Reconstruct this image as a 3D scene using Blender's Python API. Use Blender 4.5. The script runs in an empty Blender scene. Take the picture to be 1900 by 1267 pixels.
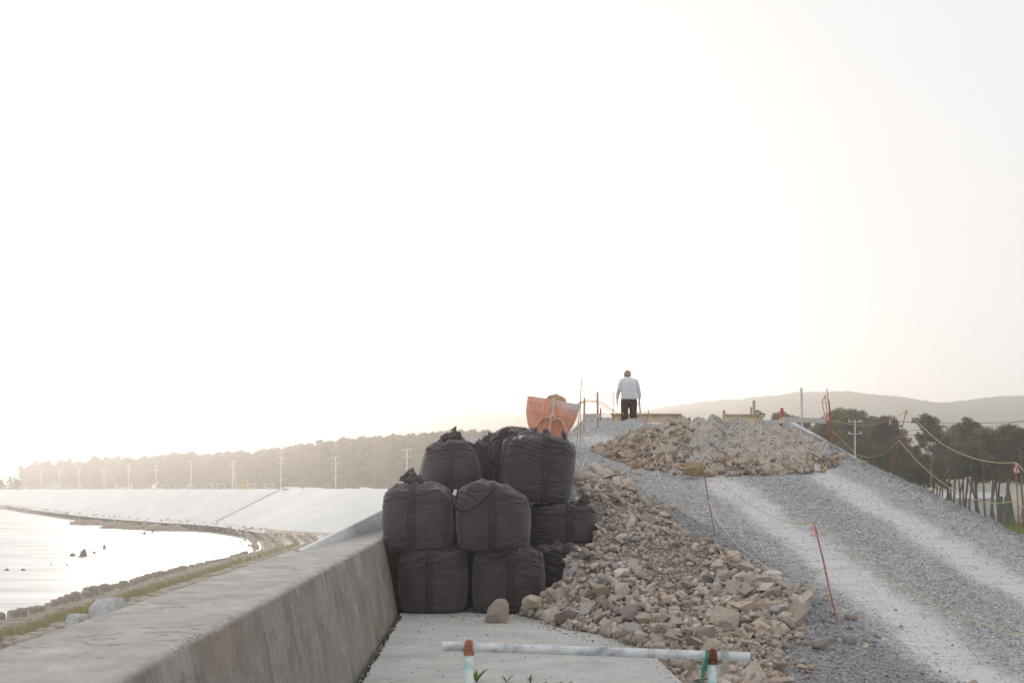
import bpy, bmesh, math, random
import numpy as np
from mathutils import Vector, Matrix, Euler
random.seed(7); rng = np.random.default_rng(7)
R = math.radians
S = bpy.context.scene
C = S.collection
# ------------------------------------------------------------------ camera
# 50 mm lens, camera level, frame shifted up; the camera stands at the origin
F = 2639.0
cam = bpy.data.cameras.new('camera'); camo = bpy.data.objects.new('camera', cam); C.objects.link(camo)
cam.lens = 50; cam.sensor_width = 36; cam.shift_y = (905-633.5)/1900
cam.clip_start = .1; cam.clip_end = 12000
camo.location = (0, 0, 0); camo.rotation_euler = (R(90), 0, 0)
cam.dof.use_dof = True; cam.dof.focus_distance = 22; cam.dof.aperture_fstop = 11
S.camera = camo
# ------------------------------------------------------------------ sky, sun, exposure
SUN_AZ, SUN_EL = R(-10.5), R(6.5)       # azimuth measured from +Y towards +X
w = bpy.data.worlds.new('World'); S.world = w; w.use_nodes = True
nt = w.node_tree; nt.nodes.clear()
sky = nt.nodes.new('ShaderNodeTexSky'); sky.sky_type = 'NISHITA'; sky.sun_disc = False
sky.sun_elevation = SUN_EL; sky.sun_rotation = SUN_AZ; sky.dust_density = 4; sky.air_density = 1.5
mx = nt.nodes.new('ShaderNodeMix'); mx.data_type = 'RGBA'; mx.inputs[0].default_value = .96
mx.inputs[7].default_value = (7.3, 7.35, 7.5, 1)          # bright even overcast
bg = nt.nodes.new('ShaderNodeBackground'); bg.inputs[1].default_value = .1
wo = nt.nodes.new('ShaderNodeOutputWorld')
nt.links.new(sky.outputs[0], mx.inputs[6]); nt.links.new(mx.outputs[2], bg.inputs[0]); nt.links.new(bg.outputs[0], wo.inputs[0])
sl = bpy.data.lights.new('sun', 'SUN'); sl.energy = 1.55; sl.angle = R(12); sl.color = (1, .87, .73)
so = bpy.data.objects.new('sun', sl); C.objects.link(so)
sd = Vector((math.sin(SUN_AZ)*math.cos(SUN_EL), math.cos(SUN_AZ)*math.cos(SUN_EL), math.sin(SUN_EL)))
so.rotation_euler = (-sd).to_track_quat('-Z', 'Y').to_euler(); so.location = (0, 0, 60)
S.view_settings.view_transform = 'Standard'; S.view_settings.look = 'None'
S.view_settings.exposure = 0.28; S.view_settings.gamma = 1; S.view_settings.use_curve_mapping = False
S.cycles.use_denoising = True
S.cycles.volume_bounces = 3; S.cycles.max_bounces = 8; S.cycles.diffuse_bounces = 3
S.cycles.transparent_max_bounces = 8
HAZE = 7.0e-4; HAZE_G = .76

# ------------------------------------------------------------------ helpers
def P(px, py, D):
    return Vector(((px-950)/F*D, D, (905-py)/F*D))
def WX(x, y):                     # x measured from the sea wall's own axis
    return x - y*65/F
def tag(o, label=None, cat=None, group=None, kind=None):
    if label: o['label'] = label
    if cat: o['category'] = cat
    if group: o['group'] = group
    if kind: o['kind'] = kind
    return o
def empty(name, loc, label=None, cat=None, group=None, rz=0):
    o = bpy.data.objects.new(name, None); C.objects.link(o); o.location = loc; o.rotation_euler = (0, 0, rz)
    o.empty_display_size = .2
    return tag(o, label, cat, group)
def hsh(ix, iy, iz):
    h = (ix*374761393 + iy*668265263 + iz*2147483647 + 1013904223) & 0xffffffff
    h = ((h ^ (h >> 13))*1274126177) & 0xffffffff
    h = ((h ^ (h >> 16))*2246822519) & 0xffffffff
    return ((h ^ (h >> 15)) & 0xffffff)/float(0xffffff)
def vn(x, y, z=0.0):
    x, y, z = np.broadcast_arrays(np.asarray(x, float), np.asarray(y, float), np.asarray(z, float))
    ix, iy, iz = np.floor(x).astype(np.int64), np.floor(y).astype(np.int64), np.floor(z).astype(np.int64)
    fx, fy, fz = x-ix, y-iy, z-iz
    u, v, q = fx*fx*(3-2*fx), fy*fy*(3-2*fy), fz*fz*(3-2*fz)
    r = 0
    for a in (0, 1):
        for b in (0, 1):
            for c in (0, 1):
                r = r + hsh(ix+a, iy+b, iz+c)*(u if a else 1-u)*(v if b else 1-v)*(q if c else 1-q)
    return r*2-1
def fbm(x, y, z=0.0, o=4):
    r = 0; a = .5; f = 1.0
    for k in range(o):
        r = r + a*vn(np.asarray(x)*f+k*17.3, np.asarray(y)*f-k*9.1, np.asarray(z)*f+k*3.7); a *= .5; f *= 2.03
    return r
def ss(a, b, x):
    t = np.clip((np.asarray(x, float)-a)/(b-a), 0, 1); return t*t*(3-2*t)
def mesh_np(name, V, Fc, smooth=True, cols=None):
    """V (n,3); Fc (m,k) faces of equal size"""
    me = bpy.data.meshes.new(name); V = np.asarray(V, np.float32); Fc = np.asarray(Fc, np.int32)
    m, k = Fc.shape
    me.vertices.add(len(V)); me.vertices.foreach_set('co', V.ravel())
    me.loops.add(m*k); me.loops.foreach_set('vertex_index', Fc.ravel())
    me.polygons.add(m); me.polygons.foreach_set('loop_start', np.arange(0, m*k, k, dtype=np.int32))
    me.update(calc_edges=True)
    if smooth: me.polygons.foreach_set('use_smooth', np.ones(m, bool))
    if cols is not None:
        a = me.color_attributes.new('col', 'FLOAT_COLOR', 'POINT')
        cc = np.ones((len(V), 4), np.float32); cc[:, :cols.shape[1]] = cols; a.data.foreach_set('color', cc.ravel())
    me.validate(); return me
def link(name, me, mat=None, parent=None, loc=None):
    o = bpy.data.objects.new(name, me); C.objects.link(o)
    if mat is not None and len(me.materials) == 0: me.materials.append(mat)
    if parent is not None: o.parent = parent
    if loc is not None: o.location = loc
    return o
def grid_faces(nu, nv, wrap=False):
    i = np.arange(nu if wrap else nu-1)[:, None]; j = np.arange(nv-1)[None, :]
    i2 = (i+1) % nu
    return np.stack([i*nv+j, i2*nv+j, i2*nv+j+1, i*nv+j+1], -1).reshape(-1, 4)
class MB:
    def __init__(s): s.v = []; s.f = []; s.sm = []
    def add(s, V, Fc, smooth=False):
        b = len(s.v); s.v += [tuple(p) for p in V]; s.f += [tuple(i+b for i in f) for f in Fc]; s.sm += [smooth]*len(Fc); return s
    def box(s, c, size, rot=None, taper=1.0):
        x, y, z = (d/2 for d in size); vs = []
        for k in (-1, 1):
            t = taper if k > 0 else 1
            for a, b in ((-1, -1), (1, -1), (1, 1), (-1, 1)): vs.append(Vector((a*x*t, b*y*t, k*z)))
        if rot is not None:
            m = rot if isinstance(rot, Matrix) else Euler(rot).to_matrix(); vs = [m @ q for q in vs]
        c = Vector(c)
        return s.add([q+c for q in vs], [(3, 2, 1, 0), (4, 5, 6, 7), (0, 1, 5, 4), (1, 2, 6, 5), (2, 3, 7, 6), (3, 0, 4, 7)])
    def beam(s, a, b, wd, hg):
        a, b = Vector(a), Vector(b); d = b-a; m = d.to_track_quat('Y', 'Z').to_matrix()
        return s.box((a+b)/2, (wd, d.length, hg), m)
    def tube(s, pts, r, n=8, cap=True, smooth=True):
        pts = [Vector(p) for p in pts]; m = len(pts)
        rr = r if hasattr(r, '__len__') else [r]*m
        V = []; up = None
        for i, p in enumerate(pts):
            t = (pts[min(i+1, m-1)]-pts[max(i-1, 0)]).normalized()
            if up is None: up = t.orthogonal().normalized()
            up = (up - t*up.dot(t)).normalized(); sd_ = t.cross(up)
            for k in range(n):
                a = 2*math.pi*k/n; V.append(p+(up*math.cos(a)+sd_*math.sin(a))*rr[i])
        Fc = [(i*n+k, i*n+(k+1) % n, (i+1)*n+(k+1) % n, (i+1)*n+k) for i in range(m-1) for k in range(n)]
        s.add(V, Fc, smooth)
        if cap: s.add(V[:n], [tuple(range(n))[::-1]]); s.add(V[-n:], [tuple(range(n))])
        return s
    def build(s, name, mat, parent=None, loc=None, bevel=0):
        me = bpy.data.meshes.new(name); me.from_pydata(s.v, [], s.f); me.update()
        me.polygons.foreach_set('use_smooth', np.array(s.sm, bool))
        o = link(name, me, mat, parent, loc)
        if bevel:
            b = o.modifiers.new('bevel', 'BEVEL'); b.width = bevel; b.segments = 2; b.limit_method = 'ANGLE'
        return o
# ------------------------------------------------------------------ materials
def mat(name, base=(.5, .5, .5), rough=.8, spec=.3):
    m = bpy.data.materials.new(name); m.use_nodes = True; n = m.node_tree
    b = n.nodes['Principled BSDF']; b.inputs['Base Color'].default_value = (*base, 1)
    b.inputs['Roughness'].default_value = rough; b.inputs['Specular IOR Level'].default_value = spec
    return m, n, b
def N(n, t, **k):
    o = n.nodes.new(t)
    for a, v in k.items(): setattr(o, a, v)
    return o
def coord(n, scale=(1, 1, 1), gen='Object', rot=(0, 0, 0)):
    t = N(n, 'ShaderNodeTexCoord'); m = N(n, 'ShaderNodeMapping'); m.inputs['Scale'].default_value = scale
    m.inputs['Rotation'].default_value = rot
    n.links.new(t.outputs[gen], m.inputs[0]); return m.outputs[0]
def noise(n, vec, sc, det=6, rough=.6):
    t = N(n, 'ShaderNodeTexNoise'); t.inputs['Scale'].default_value = sc; t.inputs['Detail'].default_value = det
    t.inputs['Roughness'].default_value = rough
    if vec is not None: n.links.new(vec, t.inputs['Vector'])
    return t.outputs['Fac']
def ramp(n, fac, stops):
    r = N(n, 'ShaderNodeValToRGB'); e = r.color_ramp.elements
    while len(e) < len(stops): e.new(.5)
    for i, (p, c) in enumerate(stops):
        e[i].position = p; e[i].color = (*c, 1) if len(c) == 3 else c
    n.links.new(fac, r.inputs[0]); return r.outputs[0]
def g(v): return (v, v, v)
def mixc(n, fac, a, b, mode='MIX'):
    m = N(n, 'ShaderNodeMix', data_type='RGBA', blend_type=mode)
    for k, v in ((0, fac), (6, a), (7, b)):
        if isinstance(v, (int, float)): m.inputs[k].default_value = v
        elif isinstance(v, tuple): m.inputs[k].default_value = (*v, 1)
        else: n.links.new(v, m.inputs[k])
    return m.outputs[2]
def bump(n, b, h, dist=.02, strength=.6):
    k = N(n, 'ShaderNodeBump'); k.inputs['Distance'].default_value = dist; k.inputs['Strength'].default_value = strength
    n.links.new(h, k.inputs['Height']); n.links.new(k.outputs[0], b.inputs['Normal'])
def simple(name, c1, c2, sc=8, rough=.8, spec=.3, bd=.01, bs=.5, scl=(1, 1, 1), lo=.35, hi=.65):
    m, n, b = mat(name, c1, rough, spec); v = coord(n, scl)
    n.links.new(ramp(n, noise(n, v, sc), [(lo, c1), (hi, c2)]), b.inputs['Base Color'])
    if bd: bump(n, b, noise(n, v, sc*3, 4), bd, bs)
    return m
M = {}
# old wall concrete: vertical form marks, rain streaks, worn top
m, n, b = mat('old_concrete', rough=.9, spec=.2)
v = coord(n); geo = N(n, 'ShaderNodeNewGeometry'); sx = N(n, 'ShaderNodeSeparateXYZ'); n.links.new(geo.outputs['Normal'], sx.inputs[0])
streak = noise(n, coord(n, (.6, 6.5, .55)), 2.2, 8, .7)
blot = noise(n, v, 1.3, 8, .65); fine = noise(n, v, 34, 6, .7)
base = ramp(n, blot, [(.3, (.185, .170, .160)), (.5, (.25, .233, .220)), (.7, (.32, .30, .285))])
st = ramp(n, streak, [(.32, g(.60)), (.47, g(.95)), (.62, g(1.12)), (.72, g(1.7))])
side = mixc(n, .95, base, st, 'MULTIPLY')
wh = ramp(n, noise(n, coord(n, (1, 22, 1.6)), 1.6, 5, .6), [(.66, g(0)), (.74, g(.6))])
side = mixc(n, wh, side, (.45, .43, .42))
pch = ramp(n, noise(n, coord(n, (1, .8, 1.2)), 2.4, 8, .7), [(.35, (.70, .67, .65)), (.5, (1, 1, 1)), (.66, (1.22, 1.2, 1.17))]); side = mixc(n, .85, side, pch, 'MULTIPLY')
rust = ramp(n, noise(n, coord(n, (1, .35, .6)), 1.1, 6, .6), [(.5, g(0)), (.68, g(.6))])
side = mixc(n, rust, side, (.27, .2, .13))
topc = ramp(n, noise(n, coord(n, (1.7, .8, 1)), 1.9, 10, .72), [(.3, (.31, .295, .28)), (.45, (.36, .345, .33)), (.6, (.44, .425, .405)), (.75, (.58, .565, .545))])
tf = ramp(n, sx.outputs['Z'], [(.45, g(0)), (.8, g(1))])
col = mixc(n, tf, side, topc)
vh = N(n, 'ShaderNodeTexVoronoi'); vh.inputs['Scale'].default_value = 8.5; n.links.new(v, vh.inputs['Vector'])
col = mixc(n, ramp(n, vh.outputs['Distance'], [(.035, g(.75)), (.07, g(0))]), col, (.10, .09, .085))
ck = noise(n, coord(n, (.4, .7, 2.6)), 1.1, 7, .6)
col = mixc(n, ramp(n, ck, [(.493, g(0)), (.5, g(.7)), (.507, g(0))]), col, (.13, .12, .115))
col = mixc(n, .6, col, ramp(n, fine, [(.3, g(.78)), (.6, g(1.08))]), 'MULTIPLY')
sxp = N(n, 'ShaderNodeSeparateXYZ'); n.links.new(v, sxp.inputs[0])
n.links.new(col, b.inputs['Base Color']); bump(n, b, fine, .008, .6); M['old_concrete'] = m
M['new_concrete'] = simple('new_concrete', (.50, .51, .52), (.6, .61, .62), 3, .75, .3, .004, .4)
# pavement
m, n, b = mat('pavement', rough=.9, spec=.25); v = coord(n)
c1 = ramp(n, noise(n, v, 1.1, 8, .6), [(.3, (.42, .41, .39)), (.55, (.50, .49, .47)), (.75, (.58, .57, .55))])
c2 = ramp(n, noise(n, v, 38, 6, .8), [(.3, g(.66)), (.5, g(1)), (.68, g(1.28))])
c = mixc(n, .9, c1, c2, 'MULTIPLY')
dd = ramp(n, noise(n, coord(n, (1, .35, 1)), 2.3, 5), [(.58, g(0)), (.7, g(.6))])
c = mixc(n, dd, c, (.60, .56, .50)); c = mixc(n, .7, c, ramp(n, noise(n, v, 4, 7, .7), [(.32, g(.80)), (.6, g(1.06))]), 'MULTIPLY')
n.links.new(c, b.inputs['Base Color']); bump(n, b, noise(n, v, 110, 3), .004, .8); M['pavement'] = m
# gravel ground: colour attribute r = dusty wheel track, g = tan soil, b = dark shoulder
m, n, b = mat('gravel', rough=.95, spec=.15); v = coord(n)
at = N(n, 'ShaderNodeAttribute', attribute_name='col'); sp = N(n, 'ShaderNodeSeparateColor'); n.links.new(at.outputs['Color'], sp.inputs[0])
vo = N(n, 'ShaderNodeTexVoronoi'); vo.inputs['Scale'].default_value = 42; n.links.new(v, vo.inputs['Vector'])
vs = N(n, 'ShaderNodeSeparateColor'); n.links.new(vo.outputs['Color'], vs.inputs[0])
gr = ramp(n, vs.outputs[0], [(0, (.26, .26, .265)), (.4, (.37, .37, .373)), (.75, (.46, .46, .46)), (1, (.60, .595, .59))])
gr = mixc(n, .8, gr, ramp(n, noise(n, v, 6, 8, .7), [(.3, g(.72)), (.7, g(1.25))]), 'MULTIPLY')
tr = ramp(n, noise(n, v, 30, 8, .8), [(.25, (.50, .50, .495)), (.5, (.62, .62, .612)), (.75, (.72, .715, .705))])
def thr(sock, amp=.55, sc=9, lo=.42, hi=.62):
    a = N(n, 'ShaderNodeMath', operation='MULTIPLY_ADD'); n.links.new(noise(n, v, sc, 8, .75), a.inputs[0]); a.inputs[1].default_value = amp; a.inputs[2].default_value = -amp/2
    q = N(n, 'ShaderNodeMath', operation='ADD'); n.links.new(a.outputs[0], q.inputs[0]); n.links.new(sock, q.inputs[1])
    return ramp(n, q.outputs[0], [(lo, g(0)), (hi, g(1))])
tr = mixc(n, .85, tr, ramp(n, noise(n, coord(n, (1.2, 11, 1)), 1.4, 6, .7), [(.33, g(.74)), (.5, g(1)), (.68, g(1.1))]), 'MULTIPLY')
c = mixc(n, thr(sp.outputs[0], 1.7, 4, .25, .85), gr, tr)
tan = mixc(n, .8, ramp(n, noise(n, v, 14, 8, .75), [(.3, (.33, .285, .245)), (.5, (.50, .445, .385)), (.7, (.60, .55, .49))]), ramp(n, noise(n, v, 1.7, 6, .7), [(.35, (.72, .66, .60)), (.5, (1, .98, .95)), (.65, (1.08, 1.1, 1.12))]), 'MULTIPLY')
c = mixc(n, thr(sp.outputs[1], .9, 7), c, tan)
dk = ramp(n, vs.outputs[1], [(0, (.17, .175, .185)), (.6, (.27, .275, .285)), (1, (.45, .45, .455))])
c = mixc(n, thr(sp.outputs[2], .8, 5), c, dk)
n.links.new(c, b.inputs['Base Color'])
hh = N(n, 'ShaderNodeMath', operation='ADD'); n.links.new(noise(n, v, 22, 8, .75), hh.inputs[0]); n.links.new(vo.outputs['Distance'], hh.inputs[1])
bump(n, b, hh.outputs[0], .018, .6); M['gravel'] = m
def stone_mat(name, attr):
    m, n, b = mat(name, rough=.9, spec=.25); v = coord(n)
    if attr: a = N(n, 'ShaderNodeAttribute', attribute_name='col'); cc = a.outputs['Color']
    else: a = N(n, 'ShaderNodeObjectInfo'); cc = a.outputs['Color']
    c = mixc(n, .85, cc, ramp(n, noise(n, v, 11, 8, .7), [(.3, g(.66)), (.5, g(1)), (.7, g(1.3))]), 'MULTIPLY')
    dirt = ramp(n, noise(n, v, 4.5, 5), [(.5, g(0)), (.7, g(.45))])
    c = mixc(n, dirt, c, (.36, .27, .19))
    n.links.new(c, b.inputs['Base Color']); bump(n, b, noise(n, v, 26, 7, .7), .02, .7); return m
M['stone'] = stone_mat('stone', False); M['stone_attr'] = stone_mat('stone_mass', True)
m, n, b = mat('pebble', rough=.95, spec=.2); a = N(n, 'ShaderNodeAttribute', attribute_name='col'); n.links.new(a.outputs['Color'], b.inputs['Base Color']); M['pebble'] = m
# woven black fabric
def fabric(name, c1, c2, sheen):
    m, n, b = mat(name, rough=.62, spec=.45); v = coord(n)
    c = ramp(n, noise(n, v, 3.5, 6, .6), [(.3, c1), (.7, c2)])
    dust = ramp(n, noise(n, v, 7, 8, .75), [(.55, g(0)), (.8, g(.30))]); c = mixc(n, dust, c, (.13, .115, .10))
    n.links.new(c, b.inputs['Base Color'])
    b.inputs['Sheen Weight'].default_value = sheen; b.inputs['Sheen Roughness'].default_value = .45; b.inputs['Sheen Tint'].default_value = (.85, .8, .85, 1)
    wv = N(n, 'ShaderNodeTexWave', wave_type='BANDS', bands_direction='Z'); wv.inputs['Scale'].default_value = 38; wv.inputs['Distortion'].default_value = 1.5
    n.links.new(v, wv.inputs['Vector'])
    cr = noise(n, coord(n, (2.4, 2.4, 19)), 1.5, 6, .65)
    ad = N(n, 'ShaderNodeMath', operation='MULTIPLY_ADD'); n.links.new(wv.outputs['Fac'], ad.inputs[0]); ad.inputs[1].default_value = .05; n.links.new(cr, ad.inputs[2])
    bump(n, b, ad.outputs[0], .018, .45); return m
M['bag'] = fabric('black_woven_fabric', (.036, .027, .030), (.060, .046, .050), .36)
M['strap'] = fabric('black_webbing', (.020, .014, .014), (.030, .022, .022), .06)
m, n, b = mat('white_tag', (.82, .82, .8), .6); M['tag'] = m
M['rust'] = simple('rusty_steel', (.46, .20, .11), (.32, .13, .07), 30, .85, .3, .002)
M['rustd'] = simple('dark_rust', (.13, .045, .03), (.22, .09, .05), 40, .85, .3, .003)
m, n, b = mat('pipe_paint', rough=.55, spec=.4); v = coord(n)
c = ramp(n, noise(n, coord(n, (3, 1, 14)), 3, 8, .7), [(.3, (.42, .45, .48)), (.5, (.60, .64, .67)), (.7, (.72, .76, .77))])
bl = ramp(n, noise(n, coord(n, (3.4, 1, 5)), 1.7, 5, .6), [(.52, g(0)), (.72, g(.9))]); c = mixc(n, bl, c, (.14, .145, .17))
rs = ramp(n, noise(n, v, 19, 5, .7), [(.63, g(0)), (.7, g(.8))]); c = mixc(n, rs, c, (.30, .16, .1))
n.links.new(c, b.inputs['Base Color']); M['pipe'] = m
m, n, b = mat('post_sleeve', rough=.5, spec=.4); v = coord(n)
c = ramp(n, noise(n, coord(n, (4, 4, 7)), 3.2, 4, .6), [(.50, (.80, .86, .84)), (.58, (.58, .78, .77)), (.68, (.45, .70, .70))])
n.links.new(c, b.inputs['Base Color']); M['sleeve'] = m
M['galv'] = simple('galvanised_clamp', (.32, .33, .28), (.45, .45, .4), 40, .5, .5, .002)
M['greencord'] = simple('green_cord', (.05, .24, .19), (.10, .34, .26), 30, .7)
# orange skip paint with spattered cement
m, n, b = mat('orange_paint', rough=.6, spec=.35); v = coord(n)
c = ramp(n, noise(n, coord(n, (5, 5, .8)), 3, 7, .7), [(.3, (.66, .24, .14)), (.6, (.76, .31, .19)), (.8, (.78, .44, .33))])
sz = N(n, 'ShaderNodeSeparateXYZ'); n.links.new(v, sz.inputs[0])
a1 = N(n, 'ShaderNodeMath', operation='MULTIPLY_ADD'); n.links.new(sz.outputs['X'], a1.inputs[0]); a1.inputs[1].default_value = .55; n.links.new(sz.outputs['Z'], a1.inputs[2])
a2 = N(n, 'ShaderNodeMath', operation='MULTIPLY_ADD'); n.links.new(noise(n, coord(n, (4, 4, 1.3)), 2, 8, .75), a2.inputs[0]); a2.inputs[1].default_value = 1.3; n.links.new(a1.outputs[0], a2.inputs[2])
cm = N(n, 'ShaderNodeMapRange'); cm.inputs[1].default_value = 1.50; cm.inputs[2].default_value = 1.85; n.links.new(a2.outputs[0], cm.inputs[0])
c = mixc(n, cm.outputs[0], c, (.60, .56, .54))
cm2 = ramp(n, noise(n, coord(n, (22, 22, 1.6)), 1.5, 5, .7), [(.46, g(0)), (.62, g(.6))]); c = mixc(n, cm2, c, (.70, .55, .48))
n.links.new(c, b.inputs['Base Color']); bump(n, b, noise(n, v, 20, 6), .01, .5); M['orange'] = m
M['plywood'] = simple('form_board', (.62, .51, .37), (.74, .63, .48), 2.5, .75, .3, .003, .3, (.6, 3, 8))
M['wood'] = simple('weathered_wood', (.42, .30, .20), (.55, .42, .30), 5, .85, .2, .003, .4, (6, 6, .8))
M['board_grey'] = simple('grey_board', (.48, .45, .42), (.60, .57, .53), 4, .85, .2, .003, .4, (1, 5, 8))
M['redpaint'] = simple('red_stake_paint', (.42, .06, .06), (.55, .12, .11), 20, .7)
M['whitepole'] = simple('pale_pole', (.62, .61, .60), (.75, .74, .73), 8, .6)
m, n, b = mat('pink_ribbon', (.90, .50, .54), .6); b.inputs['Emission Strength'].default_value = 0
b.inputs['Transmission Weight'].default_value = 0; M['ribbon'] = m
M['conpole'] = simple('pole_concrete', (.52, .52, .53), (.6, .6, .61), 2, .8)
M['ceramic'] = simple('white_insulator', (.8, .8, .8), (.7, .7, .7), 4, .3)
m, n, b = mat('power_cable', (.07, .065, .06), .6); M['cable'] = m
M['skin'] = simple('skin', (.50, .32, .24), (.46, .28, .2), 12, .6, .3, 0)
M['shirt'] = simple('pale_shirt', (.62, .64, .68), (.68, .70, .74), 6, .85, .2, .02, .6, (1, 1, 2.5))
M['trousers'] = simple('dark_trousers', (.05, .03, .028), (.075, .05, .045), 7, .85, .2, .02, .6, (4, 4, 1))
M['hair'] = simple('brown_hair', (.28, .20, .14), (.38, .29, .2), 50, .7, .3, .01)
M['shoe'] = simple('dark_boots', (.03, .03, .03), (.05, .045, .04), 10, .7)
M['armour'] = simple('armour_concrete', (.26, .22, .185), (.44, .39, .34), 1.6, .9, .2, .03, .6)
M['moss'] = simple('mossy_concrete', (.22, .21, .07), (.38, .32, .21), .9, .9, .2, .03, .6, (1, 1, 1), .36, .60)
M['slope'] = simple('pale_slope_concrete', (.70, .705, .69), (.80, .80, .79), .2, .85, .2, .05, .3)
M['beach'] = simple('beach_shingle', (.40, .33, .27), (.56, .50, .44), .35, .95, .15, .2, .6)
M['land'] = simple('land', (.20, .19, .15), (.30, .29, .25), .05, 1, .05, .1, .3)
M['wetrock'] = simple('wet_rock', (.13, .10, .085), (.22, .18, .15), 2, .6, .4, .05, .6)
M['palerock'] = simple('pale_rock', (.42, .42, .425), (.60, .60, .60), 7, .85, .2, .03, .8)
M['bark'] = simple('pine_bark', (.15, .125, .11), (.26, .22, .20), 4, .95, .1, .05, .5, (3, 3, .6))
def foliage(name, c1, c2, tr):
    m, n, b = mat(name, rough=.8, spec=.15)
    oi = N(n, 'ShaderNodeObjectInfo'); v = coord(n)
    c = ramp(n, noise(n, v, .8, 3), [(.35, c1), (.65, c2)])
    hv = N(n, 'ShaderNodeHueSaturation'); n.links.new(c, hv.inputs['Color'])
    mr = N(n, 'ShaderNodeMapRange'); mr.inputs[3].default_value = .75; mr.inputs[4].default_value = 1.3; n.links.new(oi.outputs['Random'], mr.inputs[0]); n.links.new(mr.outputs[0], hv.inputs['Value'])
    n.links.new(hv.outputs[0], b.inputs['Base Color'])
    t = N(n, 'ShaderNodeBsdfTranslucent'); n.links.new(hv.outputs[0], t.inputs[0]); mxs = N(n, 'ShaderNodeMixShader'); mxs.inputs[0].default_value = tr
    n.links.new(b.outputs[0], mxs.inputs[1]); n.links.new(t.outputs[0], mxs.inputs[2]); n.links.new(mxs.outputs[0], n.nodes['Material Output'].inputs[0]); return m
M['needles'] = foliage('pine_needles', (.150, .142, .095), (.22, .20, .138), .62)
M['leaf'] = foliage('green_leaves', (.09, .16, .04), (.16, .22, .08), .4)
M['grass'] = foliage('grass_blades', (.16, .24, .05), (.26, .30, .08), .45)
M['hill'] = simple('wooded_hill', (.045, .05, .035), (.09, .09, .06), .03, 1, .05, 3, .6)
# sea: milky, foamy, strongly glossy
m, n, b = mat('sea_water', rough=.45, spec=.5); v = coord(n)
foam = ramp(n, noise(n, coord(n, (.05, .16, 1)), 1.5, 9, .62), [(.38, (.52, .54, .54)), (.5, (.70, .70, .69)), (.60, (.80, .80, .79))])
n.links.new(foam, b.inputs['Base Color']); b.inputs['IOR'].default_value = 1.33
bump(n, b, noise(n, coord(n, (.5, 1.2, 1)), 1.0, 6, .6), .12, .5); M['sea'] = m
for nm, c1, c2, stripe in (('rope_yellow', (.78, .66, .32), (.12, .10, .06), 1), ('rope_white', (.80, .78, .72), (.18, .17, .14), 1), ('hose', (.60, .35, .08), (.60, .35, .08), 0)):
    m, n, b = mat(nm, c1, .7); a = N(n, 'ShaderNodeAttribute', attribute_name='col')
    s_ = N(n, 'ShaderNodeSeparateColor'); n.links.new(a.outputs['Color'], s_.inputs[0])
    if stripe: n.links.new(mixc(n, s_.outputs[0], c1, c2), b.inputs['Base Color'])
    M[nm] = m

# ================================================================== SETTING
SLAB = -1.85
# --- sea wall (profile swept along y)
def sweep(name, prof, y0, y1, step, mt, rough_amp=.0, parent=None, close=True):
    ys = np.arange(y0, y1+step*.5, step); prof = np.array(prof); k = len(prof)
    V = np.zeros((k, len(ys), 3))
    for i, (x, z) in enumerate(prof):
        V[i, :, 0] = WX(x, ys) + fbm(ys*3, i*1.7+0*ys, 0)*rough_amp; V[i, :, 1] = ys
        V[i, :, 2] = z + fbm(ys*4, i*3.1+0*ys, 5)*rough_amp
    Fc = grid_faces(k, len(ys), wrap=close); me = mesh_np(name, V.reshape(-1, 3), Fc, True)
    o = link(name, me, mt, parent)
    e = o.modifiers.new('split', 'EDGE_SPLIT'); e.split_angle = R(38); return o
TOPZ = -.735
def prof_round(x_in_top, x_in_bot):
    pts = [(-2.2, TOPZ-.03), (-2.17, TOPZ)]
    for i in range(1, 6): pts.append((-2.17+(x_in_top-.07+2.17)*i/6, TOPZ))
    for a in (90, 65, 40, 15): pts.append((x_in_top-.07+.06*math.cos(R(a)), TOPZ-.06+.06*math.sin(R(a))))
    for i in range(1, 8): pts.append((x_in_top+(x_in_bot-x_in_top)*i/7, TOPZ-.1+(SLAB-.12-TOPZ+.1)*i/7))
    pts += [(x_in_bot, SLAB-.5), (-2.6, SLAB-.5), (-2.45, -1.9)]
    return pts
wall = empty('sea_wall', (WX(-1.7, 10), 10, SLAB), 'weathered grey concrete sea wall with battered inner face and rust streaks beside the pavement', 'wall')
pr = prof_round(-1.37, -1.16)
joints = [-6, 8.0, 31]
for a, b_ in zip(joints[:-1], joints[1:]):
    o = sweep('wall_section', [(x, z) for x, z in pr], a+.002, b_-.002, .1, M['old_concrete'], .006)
    o.parent = wall; o.matrix_parent_inverse = wall.matrix_world.inverted(); o.location = (-wall.location.x, -wall.location.y, -wall.location.z); o.matrix_parent_inverse = Matrix()
# --- raised new parapet on top of the old wall
ys = np.linspace(16.6, 31, 60); V = []
for yy in ys:
    t = (yy-16.9)/(24.6-16.9); xi = -2.02+t*.33; zt = TOPZ+.01+max(0, t)*.30
    for x, z in ((xi, TOPZ-.01), (xi-.02, zt-.01), (xi-.03, zt), (xi-.085, zt), (xi-.10, zt-.02), (xi-.16, TOPZ-1.4)): V.append((WX(x, yy), yy, z))
me = mesh_np('new_parapet', np.array(V), grid_faces(60, 6, False), False)
o = link('new_parapet', me, M['new_concrete']); tag(o, 'pale new concrete parapet rising from the old sea wall left of the black bags', 'parapet')
for k, (yy, dz) in enumerate(((21.8, .08), (23.4, .14), (24.1, .1), (20.3, .05))):
    t = (yy-16.9)/7.7; MB().tube([(WX(-2.02+t*.33+.004, yy), yy, TOPZ+dz*.8), (WX(-2.02+t*.33-.03, yy), yy, TOPZ+dz*.8)], .012, 8).build('tie_hole', M['rustd'], o)
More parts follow.
